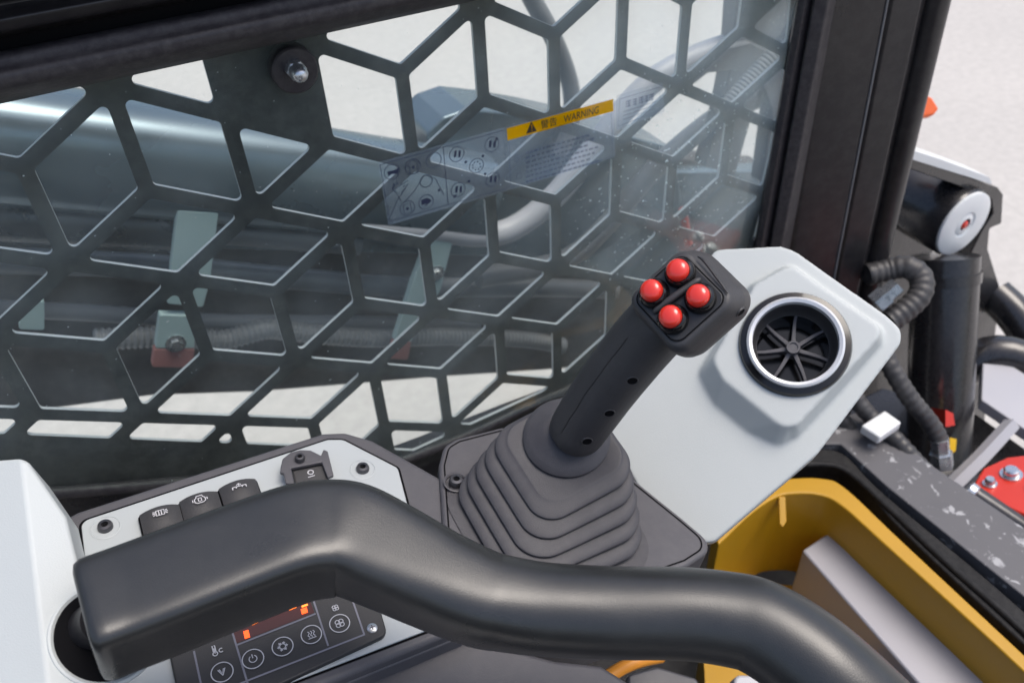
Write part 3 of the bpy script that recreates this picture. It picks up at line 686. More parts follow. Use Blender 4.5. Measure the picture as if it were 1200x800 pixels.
ic3 = [[(-4.5, 0), (4.5, 0)], [(-4.5, 0), (-4.5, 2)], [(4.5, 0), (4.5, 2)], [(0, 0), (0, -2.4)], [(-1.5, -1.2), (0, -2.4), (1.5, -1.2)], [(-2, 0), (-2, 1.4)], [(2, 0), (2, 1.4)]]
rocker(188, 604, ic1, 'black rocker switch nearest the left pod, marked with a lamp symbol')
rocker(233.5, 588.5, ic2, 'black rocker switch with an engine outline symbol, middle of the three in a row')
rocker(278.5, 573.5, ic3, 'black rocker switch with a small level line symbol, nearest the switch guard')
# guarded switch
gs = thing('guarded_switch', 'black rocker switch under a dark metal flip bracket at the far end of the plate', 'switch', CON.P(357, 555, 0.001))
CG = CON.lift(0.013)
b = MB(); b.prism(CG, CG.poly([(329, 546), (331, 537), (341, 529), (352, 526.5), (364, 527), (376, 533), (379, 526), (384, 528), (391, 556), (384, 559), (377, 541), (341, 548), (345, 566), (335, 566), (332, 554), (328, 553)]), -0.003, 0.0)
br = b.build('guard_bracket', M['tray'], gs, bevel=0.0008)
cap_screw(br, CG, 351.5, 538.5, 0.0036, 0.0012)
b = MB(); b.prism(CON, rnd(CON.poly([(340, 552), (378, 540), (388, 580), (350, 594)]), 0.003), 0.001, 0.009); b.build('rocker_cap', M['abs'], gs, bevel=0.002)
q = MB(); ip = CON.lift(0.0095); ring(q, ip, (364, 553), 0.0019, 0.0007, 0.0, 16); q.strip(ip, ip.poly([(361, 559), (369, 556.5)]), 0.0007, 0.0); q.build('switch_symbol', M['icon'], gs)

# ---------------------------------------------------------------- climate control panel
CP = CON.lift(0.0012)
ac = thing('climate_panel', 'black climate control panel with circled symbols and a lit red display', 'control panel', CP.P(330, 750))
panel = [(188, 716), (428, 655), (454, 746), (217, 856)]
b = MB(); b.prism(CP, rnd(CP.poly(panel), 0.006), -0.004, 0.0034); b.build('panel_body', M['absface'], ac, bevel=0.0012)
H = 0.0042
q = lines(CP, [[(228, 766), (240, 822)], [(268, 728), (294, 815)], [(362, 690), (384.6, 760)], [(409, 695), (426.6, 746.5)], [(278.5, 759), (370, 722.5)], [(240, 821), (293.5, 799.5), (427.5, 746.5)]], 0.0011, H - 0.0004)
q.build('panel_lines', M['line'], ac)
b = MB(); b.sheet(CP, CP.poly([(266, 722), (277.5, 757), (368.5, 721), (357, 690)]), H - 0.0006); dsp = b.build('display_window', M['display'], ac)
def led(pts, mt='led'):
    q = MB(); q.prism(CP, CP.poly(pts), H - 0.0005, H - 0.0001); q.build('display_segment', M[mt], dsp, smooth=0)
led([(285.5, 743.5), (291.5, 741.5), (293.5, 750), (287.5, 752)]); led([(295.5, 734), (302.5, 731), (303, 732.8), (296, 736)], 'ledhot')
led([(313.5, 725), (316.5, 724), (317, 726), (314, 727)]); led([(331.8, 717.6), (334, 717), (334.6, 719), (332.4, 719.6)])
led([(338.5, 716.6), (347, 713.4), (347.8, 715.2), (339.3, 718.6)], 'ledhot'); led([(352.5, 717.5), (359.5, 715), (361, 721), (354, 723.4)]); led([(353.5, 713.5), (360.5, 711), (361, 712.8), (354, 715.3)], 'ledhot')
def acbtn(cx, cy, strokes, label):
    a, b_ = CP.px(cx, cy); q = MB(); q.strip(CP, circ(a, b_, 0.0060, 36), 0.0006, H, closed=True)
    for sgm in strokes: q.strip(CP, [(a + x * 0.001, b_ + y * 0.001) for x, y in sgm], 0.00055, H)
    o = q.build('touch_button', M['icon'], ac, smooth=0); o['label'] = label
def arc(r, a0, a1, n=14, cx=0, cy=0): return [(cx + r * math.cos(rad(a0 + (a1 - a0) * k / n)), cy + r * math.sin(rad(a0 + (a1 - a0) * k / n))) for k in range(n + 1)]
acbtn(261, 791, [[(-2, -2), (0, 2.2)], [(0, 2.2), (2, -2)], [(-1.2, -2), (0, 0.8), (1.2, -2)]], 'circled down arrow button')
acbtn(297, 775.6, [arc(2.2, -60, 240), [(0, -3), (0, -0.4)]], 'circled power button')
acbtn(331.5, 761, [arc(1.7, 0, 360)] + [[(1.9 * math.cos(k * 1.047), 1.9 * math.sin(k * 1.047)), (3.2 * math.cos(k * 1.047), 3.2 * math.sin(k * 1.047))] for k in range(6)] + [[(2.6 * math.cos(k * 1.047 - .35), 2.6 * math.sin(k * 1.047 - .35)), (2.2 * math.cos(k * 1.047), 2.2 * math.sin(k * 1.047)), (2.6 * math.cos(k * 1.047 + .35), 2.6 * math.sin(k * 1.047 + .35))] for k in range(6)], 'circled cooling button')
acbtn(365, 747, [[(x, -2.4), (x + .7, -1.2), (x - .5, 0.2), (x + .4, 1.6)] for x in (-1.6, 0, 1.6)] + [[(-2.4, 2.4), (2.4, 2.4)]], 'circled heating button')
def fan(s_): return [[(s_ * 1.25 * math.cos(rad(a0)) + s_ * 1.1 * math.cos(t), s_ * 1.25 * math.sin(rad(a0)) + s_ * 1.1 * math.sin(t)) for t in [k * .5236 for k in range(13)]] for a0 in (45, 135, 225, 315)]
acbtn(398, 734, fan(1.25), 'circled fan button')
q = MB(); a, b_ = CP.px(393, 716)
for sgm in fan(0.9): q.strip(CP, [(a + x * .001, b_ + y * .001) for x, y in sgm], 0.0005, H)
q.build('fan_symbol', M['icon'], ac, smooth=0); q = MB(); a, b_ = CP.px(252, 766)
for sgm in [[(-.7, 1.2), (-.7, -3.2), (.7, -3.2), (.7, 1.2)], arc(1.3, -50, 230, 12, 0, 2.2), [(0, -1.5), (0, 2)], arc(1.2, 50, 310, 12, 3.6, 1.2)]: q.strip(CP, [(a + x * .001, b_ + y * .001) for x, y in sgm], 0.0006, H)
q.build('thermometer_symbol', M['icon'], ac, smooth=0)
sm = CP.mat(436, 739, 0.0034)
b = MB(); b.lathe(sm, [(0, 0.0012), (0.0018, 0.0011), (0.0032, 0.0004), (0.0034, -0.0004)], 28); ps = b.build('panel_screw', M['zinc'], ac)
b = MB(); b.box(sm, 0.0034, 0.0008, 0.0003, 0.0010); b.box(sm, 0.0008, 0.0034, 0.0003, 0.00105); b.build('cross_slot', M['screw'], ps)

# ---------------------------------------------------------------- left pod that carries the bar
pod = thing('side_pod', 'pale grey moulded pod at the left edge that carries the padded bar', 'pod', at(20, 760, 0.5))
E0, E1, E2 = at(25, 537, 0.435), at(64, 870, 0.372), at(88, 640, 0.425)
CH = Plane(E0, E1 - E0, E2 - E0)
E3 = at(-60, 541, 0.44); LF = Plane(E0, E1 - E0, E3 - E0)
right_px = [(25, 537), (34, 542), (78, 606), (92, 662), (150, 890), (64, 870)]
fr = [CH.P(*p) for p in right_px]; lf = [LF.P(-80, 545), LF.P(-80, 880)]
front = [lf[0]] + fr + [lf[1]]
back = [p + Vector((-0.02, 0.09, -0.10)) for p in front]
n = len(front); b = MB(); vs = front + back
b.add(vs, [tuple(range(1, n - 1)), (0, 1, n - 2, n - 1)] + [(i, (i + 1) % n, n + (i + 1) % n, n + i) for i in range(n)] + [tuple(range(2 * n - 1, n - 1, -1))])
b.build('pod_shell', M['panel'], pod, bevel=0.005, seg=4)
hm = CH.mat(124, 742, 0.0)
b = MB(); b.lathe(hm, [(0.0262, -0.001), (0.0258, 0.0008), (0.0246, 0.0012), (0.0232, 0.0004), (0.0225, -0.004)], 48); b.build('hole_rim', M['panel'], pod)
b = MB(); b.lathe(hm, [(0, 0.0003), (0.0236, 0.0003)], 48); b.build('pivot_hole_shade', M['dark'], pod)  # flat dark disc painted as the shade inside the pivot hole

# ---------------------------------------------------------------- padded bar
lb = thing('lap_bar', 'thick black padded safety bar bending across the foreground', 'lap bar', at(400, 640, 0.42))
path = [(101, 729, .3885), (150, 711, .397), (200, 692, .404), (290, 657, .417), (348, 636, .425), (385, 630, .430), (412, 632, .432), (455, 651, .435), (510, 678, .438), (560, 699, .440), (590, 706, .441), (640, 713, .441), (720, 717, .440), (800, 718, .438), (858, 725, .435), (890, 734, .432), (930, 758, .426), (975, 795, .418), (1050, 868, .408), (1130, 945, .398)]
hh = [0.0202, 0.0204, 0.0206, 0.0209, 0.0212, 0.0215, 0.0217, 0.0222, 0.0228, 0.0232, 0.0233, 0.0233, 0.0233, 0.0235, 0.0239, 0.0244, 0.0250, 0.0254, 0.0258, 0.0260]
qq = [1.27, 1.27, 1.27, 1.27, 1.26, 1.24, 1.2, 1.14, 1.07, 1.03, 1.01, 1.0, 1.0, 1.0, 1.0, 1.0, 1.0, 1.0, 1.0, 1.0]
ee = [6, 6, 6, 5.6, 5.2, 4.9, 4.5, 3.8, 3.0, 2.6, 2.4, 2.2, 2.1, 2, 2, 2, 2, 2, 2, 2]
b = MB(); b.tube([at(*p) for p in path], hh, 56, expo=ee, ratio=qq, up=(0.0, -0.10, 1), steps=8, endround=0.004); b.build('padded_grip', M['foam'], lb, smooth=60)
b = MB(); b.tube([CH.P(108, 728, -0.012), at(124, 724, .396)], 0.0115, 28, smooth=False); b.build('pivot_hub', M['satinblack'], lb)


# ---------------------------------------------------------------- joystick base plate
CJ = CON.lift(0.004)
jb = thing('mounting_plate', 'dark grey mounting plate around the ribbed joystick boot', 'base plate', CJ.P(640, 600, -0.03))
base = [(514, 545), (520, 522), (535, 513), (590, 499), (700, 520), (750, 566), (800, 606), (840, 640), (806, 662), (640, 720), (540, 660), (519, 622)]
b = MB(); b.prism(CJ, rnd(CJ.poly(base), 0.012), -0.10, 0.0); b.build('base_plate', M['tray'], jb, bevel=0.003)
q = MB(); q.strip(CJ, rnd(inset(CJ.poly(base), 0.0042), 0.010), 0.0011, 0.0004, closed=True); q.build('plate_seam', M['dark'], jb)
M['screw_r'] = M['tray']
cap_screw(jb, CJ, 534, 567, 0.0052, 0.0022, recess=0.0074)
M['screw_r'] = M['plate']

# ---------------------------------------------------------------- joystick
c8, s8 = math.cos(rad(8)), math.sin(rad(8))
TOP = Plane(at(655, 530, 0.585), (c8, 0, s8), (0, -math.cos(rad(15)), -math.sin(rad(15))))
js = thing('joystick', 'black joystick with four red thumb buttons above a ribbed rubber boot', 'joystick', CJ.P(640, 612))
def sq(h_, r, seg=8): return rnd([(-h_, -h_), (h_, -h_), (h_, h_), (-h_, h_)], r, seg)
topc = Vector((0.0055, -0.002)); tc3 = TOP.w(*topc); bc2 = CJ.px(641, 612); bc3 = CJ.w(*bc2, 0.001)
# bellows: rounded squares, each pleat flaring then tucking in
prof = [(0.0, 0.0, 0.0325), (0.002, 0.0, 0.0338)]
NP = 5
for k in range(NP):
    t0 = 0.06 + 0.94 * k / NP; dt = 0.94 / NP; hs = 0.0362 + (0.0555 - 0.0362) * ((k + 0.5) / NP) ** 0.9
    prof += [(t0 - 0.030, k, hs - 0.0040), (t0 - 0.008, k, hs - 0.0008), (t0 + dt * 0.16, k, hs + 0.0012), (t0 + dt * 0.40, k, hs + 0.0014), (t0 + dt * 0.56, k, hs - 0.0010), (t0 + dt * 0.64, k, hs - 0.0070), (t0 + dt * 0.70, k, hs - 0.0130), (t0 + dt * 0.76, k, hs - 0.0125)]
prof += [(1.0, 0, 0.0575), (1.0, 0, 0.061)]
vs = []; n = None
for (t, k, hs) in prof:
    t = max(0, t); c3 = tc3.lerp(bc3, t); ex = TOP.x.lerp(CJ.x, t).normalized(); ey = TOP.y.lerp(CJ.y, t).normalized()
    loop = sq(hs, hs * 0.48); n = len(loop)
    vs += [c3 + ex * a + ey * b_ for a, b_ in loop]
fs = [tuple(range(n))]
for i in range(len(prof) - 1):
    for k in range(n): fs.append((i * n + k, i * n + (k + 1) % n, (i + 1) * n + (k + 1) % n, (i + 1) * n + k))
b = MB(); b.add(vs, fs); boot = b.build('rubber_boot', M['rubber'], js, smooth=60)
sub = boot.modifiers.new('sub', 'SUBSURF'); sub.levels = 2; sub.render_levels = 2
# conical skirt on the boot
sk = TOP.mat(664, 513, 0.0)
b = MB(); b.lathe(sk, [(0.0290, -0.001), (0.0308, 0.0008), (0.0310, 0.0024), (0.0300, 0.0036), (0.0260, 0.0058), (0.0215, 0.0080), (0.0180, 0.0105), (0.013, 0.012), (0, 0.012)], 56); b.build('boot_collar', M['rubber'], js)
# head frame
rc = ray(796, 350).normalized()
tilt = (RIGHT * -0.65 + DOWN * -0.76)
nf = (-rc + tilt * 0.46).normalized(); ex = RIGHT * 60 + DOWN * -47; ex = (ex - nf * ex.dot(nf)).normalized(); ey = nf.cross(ex)
HD = Plane(at(796, 350, 0.47), ex, ey)
def hsq(hx, hy, r, ox=0, oy=0): return [(a + ox, b_ + oy) for a, b_ in rnd([(-hx, -hy), (hx, -hy), (hx, hy), (-hx, hy)], r, 6)]
sgn = 1 if HD.y.dot(RIGHT * 44 + DOWN * 52) > 0 else -1      # +y side of the head faces the lower right
loops = [(hsq(.0205, .0215, .0075), 0.0), (hsq(.0222, .0232, .0085), -.0014), (hsq(.0236, .0246, .009, .0004, 0), -.005), (hsq(.0260, .0252, .010, .0026, .0003 * sgn), -.012), (hsq(.0272, .0250, .0115, .0046, .0006 * sgn), -.020), (hsq(.0252, .0230, .012, .0050, .0006 * sgn), -.029), (hsq(.0190, .0175, .012, .0030, 0), -.037), (hsq(.009, .008, .006, .002, 0), -.041)]
n = len(loops[0][0]); vs = [HD.w(a, b_, h_) for lp, h_ in loops for a, b_ in lp]
fs = [tuple(range(n)), tuple(range(len(loops) * n - 1, (len(loops) - 1) * n - 1, -1))]
for i in range(len(loops) - 1):
    for k in range(n): fs.append((i * n + k, i * n + (k + 1) % n, (i + 1) * n + (k + 1) % n, (i + 1) * n + k))
b = MB(); b.add(vs, fs)
hpts = [(672, 511, .580), (677, 503, .575), (689, 485, .566), (710, 455, .549), (733, 425, .530), (757, 396, .513), (780, 371, .497)]
hr = [.0175, .0190, .0196, .0199, .0200, .0200, .0196]
HC = [at(*p) for p in hpts]
b.tube(HC, hr, 32, ratio=1.0, expo=2.3)
grip = b.build('grip', M['abs'], js, smooth=0)
for p in grip.data.polygons: p.use_smooth = True
rm = grip.modifiers.new('remesh', 'REMESH'); rm.mode = 'VOXEL'; rm.voxel_size = 0.0009; rm.use_smooth_shade = True
smm = grip.modifiers.new('smooth', 'SMOOTH'); smm.factor = 0.5; smm.iterations = 9
# inset face with the buttons
b = MB(); b.prism(HD, hsq(.0186, .0195, .006), -0.004, 0.0008); face = b.build('button_panel', M['absface'], js, bevel=0.0006)
q = MB(); q.strip(HD, hsq(.0190, .0199, .0064), 0.0007, 0.0006, closed=True); q.build('panel_groove', M['dark'], js)
for (cx, cy) in [(798, 321.5), (767.5, 345), (821.5, 351), (789.5, 375)]:
    bm_ = HD.mat(cx, cy, 0.0008)
    b = MB(); b.lathe(bm_, [(0.0090, 0), (0.0090, 0.0016), (0.0086, 0.0034), (0.0078, 0.0050), (0.0070, 0.0056), (0.006, 0.005)], 40); col = b.build('button', M['gloss'], js)
    b = MB(); b.lathe(bm_, [(0.0065, 0.004), (0.0065, 0.0070), (0.0060, 0.0087), (0.0048, 0.0099), (0.0028, 0.0106), (0, 0.0109)], 40); b.build('red_cap', M['red'], col)
b = MB(); b.tube([HD.P(769, 366, 0.0006), HD.P(771, 364, 0.002), HD.P(795, 347, 0.003), HD.P(817, 331, 0.002), HD.P(820, 329, 0.0006)], [.001, .0019, .0021, .0019, .001], 14); b.build('divider_ridge', M['abs'], face)
# thin rubber wing along the far edge of the head
b = MB(); b.tube([HD.P(818, 301, 0.0004), HD.P(826, 307, 0.001), HD.P(842, 328, 0.0008), HD.P(853, 344, 0.0004)], [.0004, .0009, .0009, .0004], 8); b.build('edge_wing', M['absface'], js)
per = (RIGHT * 0.80 + DOWN * 0.60).normalized()
bpy.context.view_layer.update()
grip_eval = grip.evaluated_get(bpy.context.evaluated_depsgraph_get())
def hole(cx, cy, rr):
    # rim with a flat dark disc painted as the shade in a screw hole
    off = origin(js); ok, p_, nn, _ = grip_eval.ray_cast(CAM - off, ray(cx, cy).normalized())
    if not ok: return
    mt_ = nn.to_track_quat('Z', 'Y').to_matrix().to_4x4(); mt_.translation = p_ + off
    b = MB(); b.lathe(mt_, [(rr * 1.3, -0.0006), (rr * 1.15, 0.0004), (rr, 0.0004), (rr * 0.92, -0.0003)], 28); o = b.build('screw_hole', M['abs'], js)
    b = MB(); b.lathe(mt_, [(0, 0.0002), (rr, 0.0002)], 24); b.build('hole_shade', M['dark'], o)
def on_grip(k, f):
    i = min(int(k), len(HC) - 2); c_ = HC[i].lerp(HC[i + 1], k - i); r_ = hr[i] + (hr[i + 1] - hr[i]) * (k - i)
    ax_ = (HC[i + 1] - HC[i]).normalized(); v_ = (CAM - c_).normalized(); v_ = (v_ - ax_ * v_.dot(ax_)).normalized(); p_ = ax_.cross(v_)
    if p_.dot(per) < 0: p_ = -p_
    return c_ + (p_ * f + v_ * math.sqrt(1 - f * f)) * (r_ - 0.0001)
b = MB(); b.tube([on_grip(1.2 + k * 0.45, -0.42) for k in range(10)], 0.00045, 8, steps=3); b.build('mould_seam', M['absface'], js)
hole(741, 446, .0032); hole(714, 484, .0032); hole(688, 517, .0032); hole(868, 366, .0026)

# ---------------------------------------------------------------- vent pod and round air vent
rv = ray(930, 402).normalized()
nv = (-rv + DOWN * -0.27 + RIGHT * 0.10).normalized(); exv = (RIGHT - nv * RIGHT.dot(nv)).normalized(); eyv = nv.cross(exv)
VP = Plane(at(930, 402, 0.655), exv, eyv); VT = VP.lift(0.017)
vp = thing('vent_pod', 'pale grey moulded console at the front pillar that carries the air vent', 'vent console', VP.P(880, 560, -0.03))
bp_ = [(838, 292), (916, 288), (932, 294), (1040, 370), (1057, 386), (1056, 402), (958, 532), (838, 634), (824, 637), (750, 575), (712, 505), (735, 440)]
R1 = 0.0365; VC = VP.px(*[931, 403]); VC = ((VT.P(931, 403) - VP.o).dot(VP.x), (VT.P(931, 403) - VP.o).dot(VP.y))
R1 = 0.0365
po = [(796, 452), (828, 509), (904, 544), (940, 525), (1046, 402), (1045, 383), (926, 298), (876, 322)]
pt = [(835, 420), (847, 444), (915, 499), (932, 500), (1031, 394), (1031, 382), (926, 310), (884, 334)]
b = MB(); b.prism(VP, rnd(VP.poly(bp_), [.010, .012, .014, .014, .014, .014, .02, .008, .008, .006, .006, .006]), -0.034, 0.0)
b.prism(VP, rnd(VP.poly(po), .010), -0.02, 0.017, rnd([VT.px(*p) for p in pt], .010))
shell = b.build('pod_shell', M['panel'], vp, smooth=0)
for p in shell.data.polygons: p.use_smooth = True
rm = shell.modifiers.new('remesh', 'REMESH'); rm.mode = 'VOXEL'; rm.voxel_size = 0.0013; rm.use_smooth_shade = True
smm = shell.modifiers.new('smooth', 'SMOOTH'); smm.factor = 0.5; smm.iterations = 10
cutm = MB(); cutm.lathe(VT.mat(931, 403, 0.0), [(0, 0.02), (R1 * 0.90, 0.02), (R1 * 0.90, -0.0335), (0, -0.0335)], 64)
cut = cutm.build('cutter', M['panel'], None, smooth=0); bo = shell.modifiers.new('hole', 'BOOLEAN'); bo.object = cut; bo.solver = 'EXACT'
bpy.context.view_layer.update()
me_ = bpy.data.meshes.new_from_object(shell.evaluated_get(bpy.context.evaluated_depsgraph_get()))
shell.modifiers.clear(); shell.data = me_; me_.name = 'pod_shell'; bpy.data.objects.remove(cut)
av = thing('air_vent', 'round black air vent with a silver ring and radial vanes', 'air vent', VT.P(931, 402))
vm = VT.mat(931, 403, 0.0)
def vl(prof, name, mt, par=av, seg=64): q = MB(); q.lathe(vm, prof, seg); return q.build(name, M[mt], par, smooth=40)
vl([(R1 * 1.135, -0.001), (R1 * 1.135, 0.0015), (R1 * 1.10, 0.0042), (R1 * 0.96, 0.0052)], 'outer_bezel', 'gloss')
vl([(R1 * 0.985, 0.0048), (R1 * 0.975, 0.0074), (R1 * 0.93, 0.0084), (R1 * 0.865, 0.0074), (R1 * 0.85, 0.0045), (R1 * 0.85, 0.003)], 'silver_ring', 'chrome')
vl([(R1 * 0.862, 0.0050), (R1 * 0.855, 0.001), (R1 * 0.82, -0.007), (R1 * 0.775, -0.0125), (R1 * 0.74, -0.0135)], 'inner_cone', 'abs')
vl([(R1 * 0.765, -0.0125), (R1 * 0.755, -0.032), (0, -0.032)], 'vent_cup', 'gloss')
b = MB(); b.lathe(vm, [(0, -0.0095), (0.0034, -0.0095), (0.0036, -0.0085), (0.0050, -0.0085), (0.0054, -0.0095), (0.0056, -0.017), (0.0068, -0.020), (0, -0.02)], 28); b.build('vent_hub', M['tray'], av)
for k in range(7):
    a0 = rad(28 + 360 / 7 * k); vs = []; q = MB(); NS = 9
    for i in range(NS):
        t_ = i / (NS - 1); r_ = 0.0045 + (R1 * 0.765 - 0.0045) * t_; aa = a0 + 0.03 * math.sin(t_ * math.pi)
        d0 = Vector((math.cos(aa), math.sin(aa), 0)); tn = Vector((-d0.y, d0.x, 0)); wd = 0.0011 + 0.0006 * (1 - t_)
        for off, hz in ((-wd, -0.0128 - .001 * t_), (wd, -0.0128 - .001 * t_), (wd * .8, -0.023), (-wd * .8, -0.023)): vs.append(vm @ (d0 * r_ + tn * off + Vector((0, 0, hz))))
    fs = [(0, 1, 2, 3), (4 * NS - 1, 4 * NS - 2, 4 * NS - 3, 4 * NS - 4)]
    for i in range(NS - 1):
        for j in range(4): fs.append((i * 4 + j, i * 4 + (j + 1) % 4, i * 4 + 4 + (j + 1) % 4, i * 4 + 4 + j))
    q.add(vs, fs); q.build('vane', M['tray'], av, bevel=0.0004, seg=2)

# ================================================================== MACHINE OUTSIDE, seen through the left window
def tubeY(pts, r, Y, seg=24): q = MB(); q.tube([atY(x, y, Y) for x, y in pts], r, seg); return q
def slabY(pts, Y, th, rr=0.0): pl_ = Plane((0, Y, 1), (1, 0, 0), (0, 0, 1)); q = MB(); p = pl_.poly(pts); q.prism(pl_, rnd(p, rr) if rr else p, -th, 0); return q
arm = thing('loader_arm', 'thick dark blue grey loader arm sloping forward outside the left window', 'loader arm', atY(200, 190, 1.0))
q = MB(); q.tube([atY(-260, 140, 0.98), atY(-100, 155, 0.98), atY(250, 195, 0.98), atY(560, 234, 0.98)], 0.066, 48, expo=2.6, ratio=0.9, up=(0, 0, 1), smooth=False); q.build('arm_beam', M['machine'], arm, smooth=50)
q = slabY([(500, 156), (520, 138), (548, 128), (590, 132), (640, 140), (738, 160), (790, 174), (800, 240), (700, 300), (520, 300)], 1.02, 0.10, 0.012); q.build('arm_elbow_plate', M['machine'], arm, bevel=0.004)
cyl = thing('lift_cylinder', 'dark hydraulic lift cylinder lying below the blue grey arm', 'hydraulic cylinder', atY(60, 260, 0.97))
q = MB(); q.tube([atY(-260, 235, 0.97), atY(202, 266, 0.97)], 0.03, 32, smooth=False); q.build('barrel', M['blackpaint'], cyl, smooth=50)
q = MB(); q.tube([atY(202, 266, 0.97), atY(212, 267, 0.97)], 0.033, 32, smooth=False); q.build('gland_nut', M['machine'], cyl, smooth=50)
q = MB(); q.tube([atY(212, 267, 0.97), atY(420, 285, 0.97)], 0.017, 24, smooth=False); q.build('rod', M['armgrey'], cyl, smooth=50)
ch = thing('machine_chassis', 'dusty dark lower chassis side of the machine outside the left window', 'chassis', atY(300, 400, 1.1))
q = slabY([(-300, 140), (300, 180), (560, 200), (700, 180), (790, 185), (850, 192), (900, 196), (890, 420), (700, 428), (642, 433), (585, 437), (520, 441), (400, 451), (300, 459), (180, 463), (50, 480), (-300, 515)], 1.12, 0.06, 0.004); q.build('side_plate', M['track'], ch, bevel=0.004)
q = slabY([(-300, 270), (180, 290), (560, 300), (760, 330), (900, 335), (900, 200), (560, 205), (-300, 160)], 1.09, 0.04, 0.004); q.build('upper_plate', M['machine'], ch, bevel=0.004)
for i, (pts, r) in enumerate([([(-250, 300), (140, 310), (330, 325), (470, 336), (640, 337), (720, 340)], .016), ([(-250, 352), (100, 366), (240, 376), (420, 378), (560, 380)], .011)]):
    o = tubeY(pts, r, 1.0); tag(o.build('hydraulic_pipe', M['armgrey']), ['upper steel pipe running along the chassis, passing behind the teal bracket', 'thin steel pipe running just above the spiral wrapped hose'][i], 'pipe', 'pipes along the chassis')
def spiral(pts, r, pitch, name_mat, mk, amp=0.16):       # hose with a helical guard: radius rises and falls along it
    q = MB(); P_ = [mk(*p) for p in pts]; dense = MB(); dense.tube(P_, 0.001, 4, steps=40)
    cen = [sum((dense.v[i * 4 + k] for k in range(4)), Vector()) / 4 for i in range(len(dense.v) // 4)]
    out = [cen[0]]
    for c_ in cen[1:]:
        while (c_ - out[-1]).length > pitch / 4: out.append(out[-1] + (c_ - out[-1]).normalized() * pitch / 4)
    rr = [r * (1.0, 1 + amp * .9, 1 + amp, 0.99)[k % 4] for k in range(len(out))]
    q.tube(out, rr, 16, smooth=False); return q
o = spiral([(110, 398), (200, 394), (260, 398), (310, 386), (340, 388), (400, 394), (450, 396), (520, 394), (610, 397), (660, 405)], .013, .0075, None, lambda x, y: atY(x, y, 0.98))
tag(o.build('wrapped_hose', M['spiral'], smooth=0), 'grey spiral wrapped hose lying along the chassis bottom', 'hose')
# pale brackets
def bracket(label, parts, bolts=(), Y=0.925):
    t = thing('arm_bracket', label, 'bracket', atY(*parts[0][1][0], Y), 'pale brackets under the loader arm')
    for nm_, pts, mt in parts: slabY(pts, Y, 0.012, 0.003).build(nm_, M[mt], t, bevel=0.001)
    for (x, y) in bolts:
        mm = Matrix(((1, 0, 0), (0, 0, -1), (0, 1, 0))).to_4x4(); mm.translation = atY(x, y, Y)
        q = MB(); q.lathe(mm, [(0, .006), (.007, .006), (.008, .004), (.008, 0)], 6); q.lathe(mm, [(.008, .0015), (.0125, .0015), (.0125, 0)], 24); q.build('bolt', M['zinc'], t)
bracket('tall pale teal bracket plate left of the window centre, top one', [('bracket_plate', [(208, 247), (256, 250), (246, 330), (238, 360), (196, 356), (200, 318)], 'teal')])
bracket('pale bracket with a ring bolt and a reddish foot', [('bracket_plate', [(187, 369), (228, 370), (228, 408), (182, 408)], 'teal'), ('bracket_foot', [(181, 409), (228, 409), (226, 431), (178, 430)], 'tealred')], [(206, 402)])
bracket('small pale bracket at the left edge of the window', [('bracket_plate', [(26, 353), (52, 353), (52, 387), (22, 386)], 'teal')])
bracket('long slanted pale bracket under the clear instruction label', [('bracket_plate', [(506, 272), (533, 274), (516, 340), (482, 400), (462, 400), (484, 330)], 'teal'), ('bracket_foot', [(462, 401), (482, 401), (478, 422), (456, 420)], 'tealred')], [(511, 320)], 0.925)
# curved steel pipes
q = tubeY([(420, 262), (500, 268), (560, 275), (600, 268), (645, 235), (690, 182), (730, 130), (775, 88), (840, 58), (905, 44)], .018, 0.94)
tag(q.build('curved_pipe', M['steelgrey']), 'thick pale steel pipe bending upward behind the window labels', 'pipe')
q = tubeY([(560, 325), (660, 305), (712, 262), (760, 205), (810, 160), (850, 132), (900, 110)], .017, 0.97)
tag(q.build('curved_pipe', M['armgrey']), 'darker steel pipe bending upward just right of the labels', 'pipe')
q = tubeY([(606, -40), (624, 0), (645, 38), (662, 78), (670, 112), (668, 150), (655, 180)], .013, 1.0)
tag(q.build('hanging_hose', M['armgrey']), 'grey hose hanging down behind the middle of the guard', 'hose')
# front upright with branch
up = thing('arm_upright', 'broad grey upright of the loader arm beside the window front edge', 'loader arm', atY(880, 150, 0.92))
q = slabY([(868, -60), (985, -60), (960, 40), (935, 160), (915, 210), (893, 215), (905, 130), (893, 96), (862, 205), (826, 196), (846, 130), (858, 70)], 0.92, 0.03, 0.003); q.build('upright_plate', M['armgrey'], up, bevel=0.003)
q = slabY([(800, 92), (850, 56), (880, 50), (905, 62), (880, 82), (830, 86), (800, 110)], 0.90, 0.015, 0.004); q.build('branch_plate', M['armgrey'], up, bevel=0.003)
o = spiral([(946, -30), (938, 10), (925, 45), (898, 75), (868, 108), (845, 135)], .0125, .006, None, lambda x, y: atY(x, y, 0.86))
tag(o.build('wrapped_hose', M['spiral'], smooth=0), 'pale ribbed hose curving down in front of the grey upright', 'hose')
q = tubeY([(800, 245), (803, 262), (807, 285)], .007, 0.95); tag(q.build('red_hose', M['redpaint']), 'short red hose end low behind the front edge of the window', 'hose')

